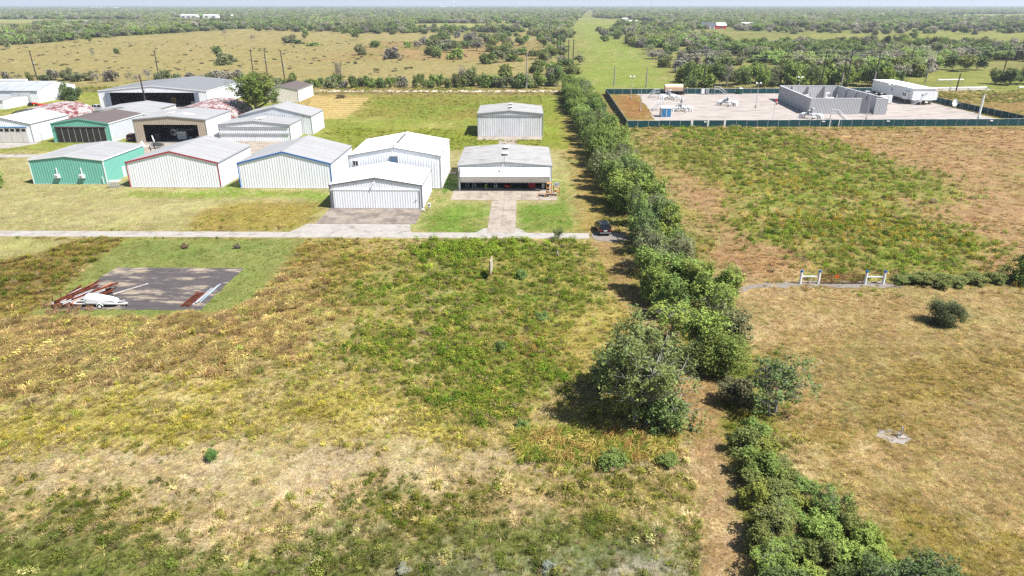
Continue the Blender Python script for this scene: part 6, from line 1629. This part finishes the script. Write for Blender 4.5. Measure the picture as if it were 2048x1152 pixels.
for n_, y0, y1, sd in ((62000, 23, 112, 1), (110000, 112, 305, 2), (44000, 23, 64, 3), (36000, 50, 112, 4)):
    a, b = near_pts(n_, y0, y1, sd); X.append(a); Y.append(b)
X, Y = np.concatenate(X), np.concatenate(Y)
ok = np.ones(len(X), bool)
for x0, x1, y0, y1 in NOGRASS:
    ok &= ~((X > x0) & (X < x1) & (Y > y0) & (Y < y1))
X, Y = X[ok], Y[ok]
_js = np.clip(np.hypot(X, Y)/42, 1.2, 4)
rid, gc = cover(X, Y)
rid2, gc2 = cover(X+np.random.default_rng(5).normal(0, 1, len(X))*_js, Y+np.random.default_rng(6).normal(0, 1, len(X))*_js)
_h = np.array([q['h'] for q in REG]); _sw = (_h[rid] > .13) & (_h[rid2] > .13)
rid = np.where(_sw, rid2, rid); gc = np.where(_sw[:, None], gc2, gc)
R = np.random.default_rng(77)
dens = np.array([q['dens'] for q in REG])[rid]; hgt = np.array([q['h'] for q in REG])[rid]
pk = np.where(Y < 112, np.clip(dens/5.2, 0, 1), np.clip(dens/2.2, 0, 1))
clump = fbm(X/1.3, Y/1.3, 61, 3)
ok = (R.uniform(0, 1, len(X)) < pk*np.clip((clump-.25)*3, .35, 1.25)) & (hgt > 0)
X, Y, rid, gc, hgt, clump = X[ok], Y[ok], rid[ok], gc[ok], hgt[ok], clump[ok]
n = len(X)
mixm = np.array([q['mix'] for q in REG])[rid]; cdf = np.cumsum(mixm/mixm.sum(1, keepdims=True), 1)
ty = (R.uniform(0, 1, n)[:, None] > cdf).sum(1)
gness = gc[:, 1]/gc[:, 0]; _u = R.uniform(0, 1, n)
ty = np.where((ty == 2) & (gness < .80) & (_u < .75), 1, ty); ty = np.where((ty == 1) & (gness > .98) & (_u < .6), 2, ty)
pid = np.select([ty == 0, ty == 1, ty == 2], [R.integers(0, 3, n), 3+R.integers(0, 3, n), 6+R.integers(0, 3, n)], 9+R.integers(0, 2, n))
far_k = 1+np.clip((Y-100)/140, 0, 1.4)
sz = hgt*R.uniform(.5, 1.5, n)*(.3+2.9*clump**2)
sz = np.minimum(sz, np.minimum(hgt*1.6, 1.0))
sxy = np.select([ty == 0, ty == 1, ty == 2], [np.maximum(sz*.95, .30), np.maximum(sz*1.6, .46), np.maximum(sz*1.05, .36)], np.maximum(sz*.9, .4))*far_k
sz = np.select([ty == 1], [sz*.9], sz)*np.sqrt(far_k)
tint = gc*R.uniform(.6, 1.6, n)[:, None]*(1.40+.35*hgt)[:, None]
gm_ = R.uniform(0, 1, n)
wd = ty == 2
tint[wd] = tint[wd]*np.array([.93, .98, .74])
tint[ty == 1] = tint[ty == 1]*np.array([1.05, 1.03, .98])
s_ = gm_ < .06; tint[s_] = np.array(A(*STRAW))*R.uniform(.6, 1.1, s_.sum())[:, None]
s_ = (gm_ > .93); tint[s_] = tint[s_]*np.array([.6, .85, .5])
scatter('field_grass', 'tufts of dry and green grass and weeds covering the fields', 'grass', np.c_[X, Y, np.full(n, -.01)], np.c_[R.normal(0, .08, n), R.normal(0, .08, n), R.uniform(0, 6.28, n)], np.c_[sxy, sxy, sz], np.clip(tint, .01, .8), pid, protos)
# goldenrod heads in the green middle of the upper right field
gx_, gy_ = [], []
for px_, py_, k, w in ((1555,366,40,3),(1600,370,30,4),(1690,350,30,5),(1640,445,50,4),(1690,445,40,4),(1790,470,50,3.5),(1760,450,25,4),(1500,300,20,5),(1710,300,30,9),(1850,440,20,4),(1480,372,24,3),(1900,500,12,4),(1640,480,14,3),(1960,520,12,3),(1735,395,24,4),(250,800,6,5),(180,830,6,4)):
    c = G(px_, py_); gx_.extend(c[0]+R.normal(0, w, k)); gy_.extend(c[1]+R.normal(0, w*1.6, k))
n = len(gx_); s1 = R.uniform(.35, .7, n)
scatter('goldenrod', 'yellow goldenrod flowers among the green weeds', 'flowers', np.c_[gx_, gy_, R.uniform(.05, .3, n)], np.c_[np.zeros((n, 2)), R.uniform(0, 6.28, n)], np.c_[s1, s1, R.uniform(.5, .9, n)], np.array([.46, .33, .035])*R.uniform(.6, 1.15, n)[:, None], 6+R.integers(0, 3, n), protos)
# tall cane grass below the large tree
cx_, cy_ = [], []
for k in range(150):
    px_, py_ = R.uniform(1030, 1350), R.uniform(868, 925); c = G(px_, py_); cx_.append(c[0]); cy_.append(c[1])
n = len(cx_); s1 = R.uniform(.7, 1.1, n); cc = np.array([A(206,186,110), A(150,150,66), A(190,150,96), A(120,140,56)])
scatter('cane_grass', 'tall cane grass growing below the large foreground tree', 'grass', np.c_[cx_, cy_, np.zeros(n)], np.c_[np.zeros((n, 2)), R.uniform(0, 6.28, n)], np.c_[s1, s1, R.uniform(.8, 1.4, n)], cc[R.integers(0, 4, n)]*1.7, 9+R.integers(0, 2, n), protos)

# raked hay rows on the cut patch and a brush heap beside them
hay = MB()
for k in range(11):
    a_, b_ = G(600+k*2.5, 236-k*3.7), G(693+k*4.4, 236.5-k*3.9)
    n_ = 26
    for s in range(n_):
        q0, q1 = s/n_, (s+1)/n_
        x0_, x1_ = a_[0]+(b_[0]-a_[0])*q0, a_[0]+(b_[0]-a_[0])*q1; y_ = a_[1]+(b_[1]-a_[1])*q0+tr.uniform(-.25, .25)
        w_ = tr.uniform(.5, .9); h_ = tr.uniform(.12, .3)
        hay.hexa([(x0_,y_-w_,0),(x1_,y_-w_,0),(x1_,y_+w_,0),(x0_,y_+w_,0),(x0_+.2,y_-w_*.3,h_),(x1_-.2,y_-w_*.3,h_),(x1_-.2,y_+w_*.3,h_),(x0_+.2,y_+w_*.3,h_)])
tag(hay.build('hay_rows', mat('dry_hay', A(222,198,134), .95, var=.25, scale=2.5, bump=.4)), 'raked rows of dry hay on the cut patch', 'hay', kind='stuff')
for k, (px_, py_, r_, h_, c_, lb) in enumerate(((683,197,2.4,1.6,(.20,.16,.11),'brown brush heap on the cut hay patch'),(370,496,.75,.8,(.20,.14,.09),'brown dry clump on the lawn north of the asphalt pad'),(475,496,.7,.7,(.20,.16,.11),'greyish dry clump right of the brown clump on the lawn'))):
    g = at(px_, py_); tree('dry_clump', lb, 'clump', g[0], g[1], r_, h_, c_, 'bush')
# dry brush growing at the near left corner of the pad
bx_, by_ = [], []
for k in range(70):
    c = G(R.uniform(80, 190), R.uniform(606, 630)); bx_.append(c[0]); by_.append(c[1])
n = len(bx_); s1 = R.uniform(.35, .6, n)
scatter('pad_brush', 'dry brownish brush growing at the near left pad corner', 'brush', np.c_[bx_, by_, np.zeros(n)], np.c_[np.zeros((n, 2)), R.uniform(0, 6.28, n)], np.c_[s1, s1, R.uniform(.4, .8, n)], np.array(A(186,150,118))*R.uniform(1.0, 1.8, n)[:, None], R.integers(0, 9, n), protos)

# ------------------------------------------------------------------ haze: one box of thin pale air round the whole place
hz_m = bpy.data.materials.new('haze'); hz_m.use_nodes = True
nt = hz_m.node_tree; nt.nodes.remove(nt.nodes['Principled BSDF'])
pv = nt.nodes.new('ShaderNodeVolumePrincipled')
pv.inputs['Color'].default_value = (.80,.88,1.0,1); pv.inputs['Density'].default_value = 1.15e-4; pv.inputs['Anisotropy'].default_value = .1
nt.links.new(pv.outputs[0], nt.nodes['Material Output'].inputs['Volume'])
hz_o = MB().box(-33000, 33000, -1500, 32500, -1.5, 115).build('haze', hz_m)
tag(hz_o, 'thin pale blue haze lying over the far country', 'haze', kind='stuff')
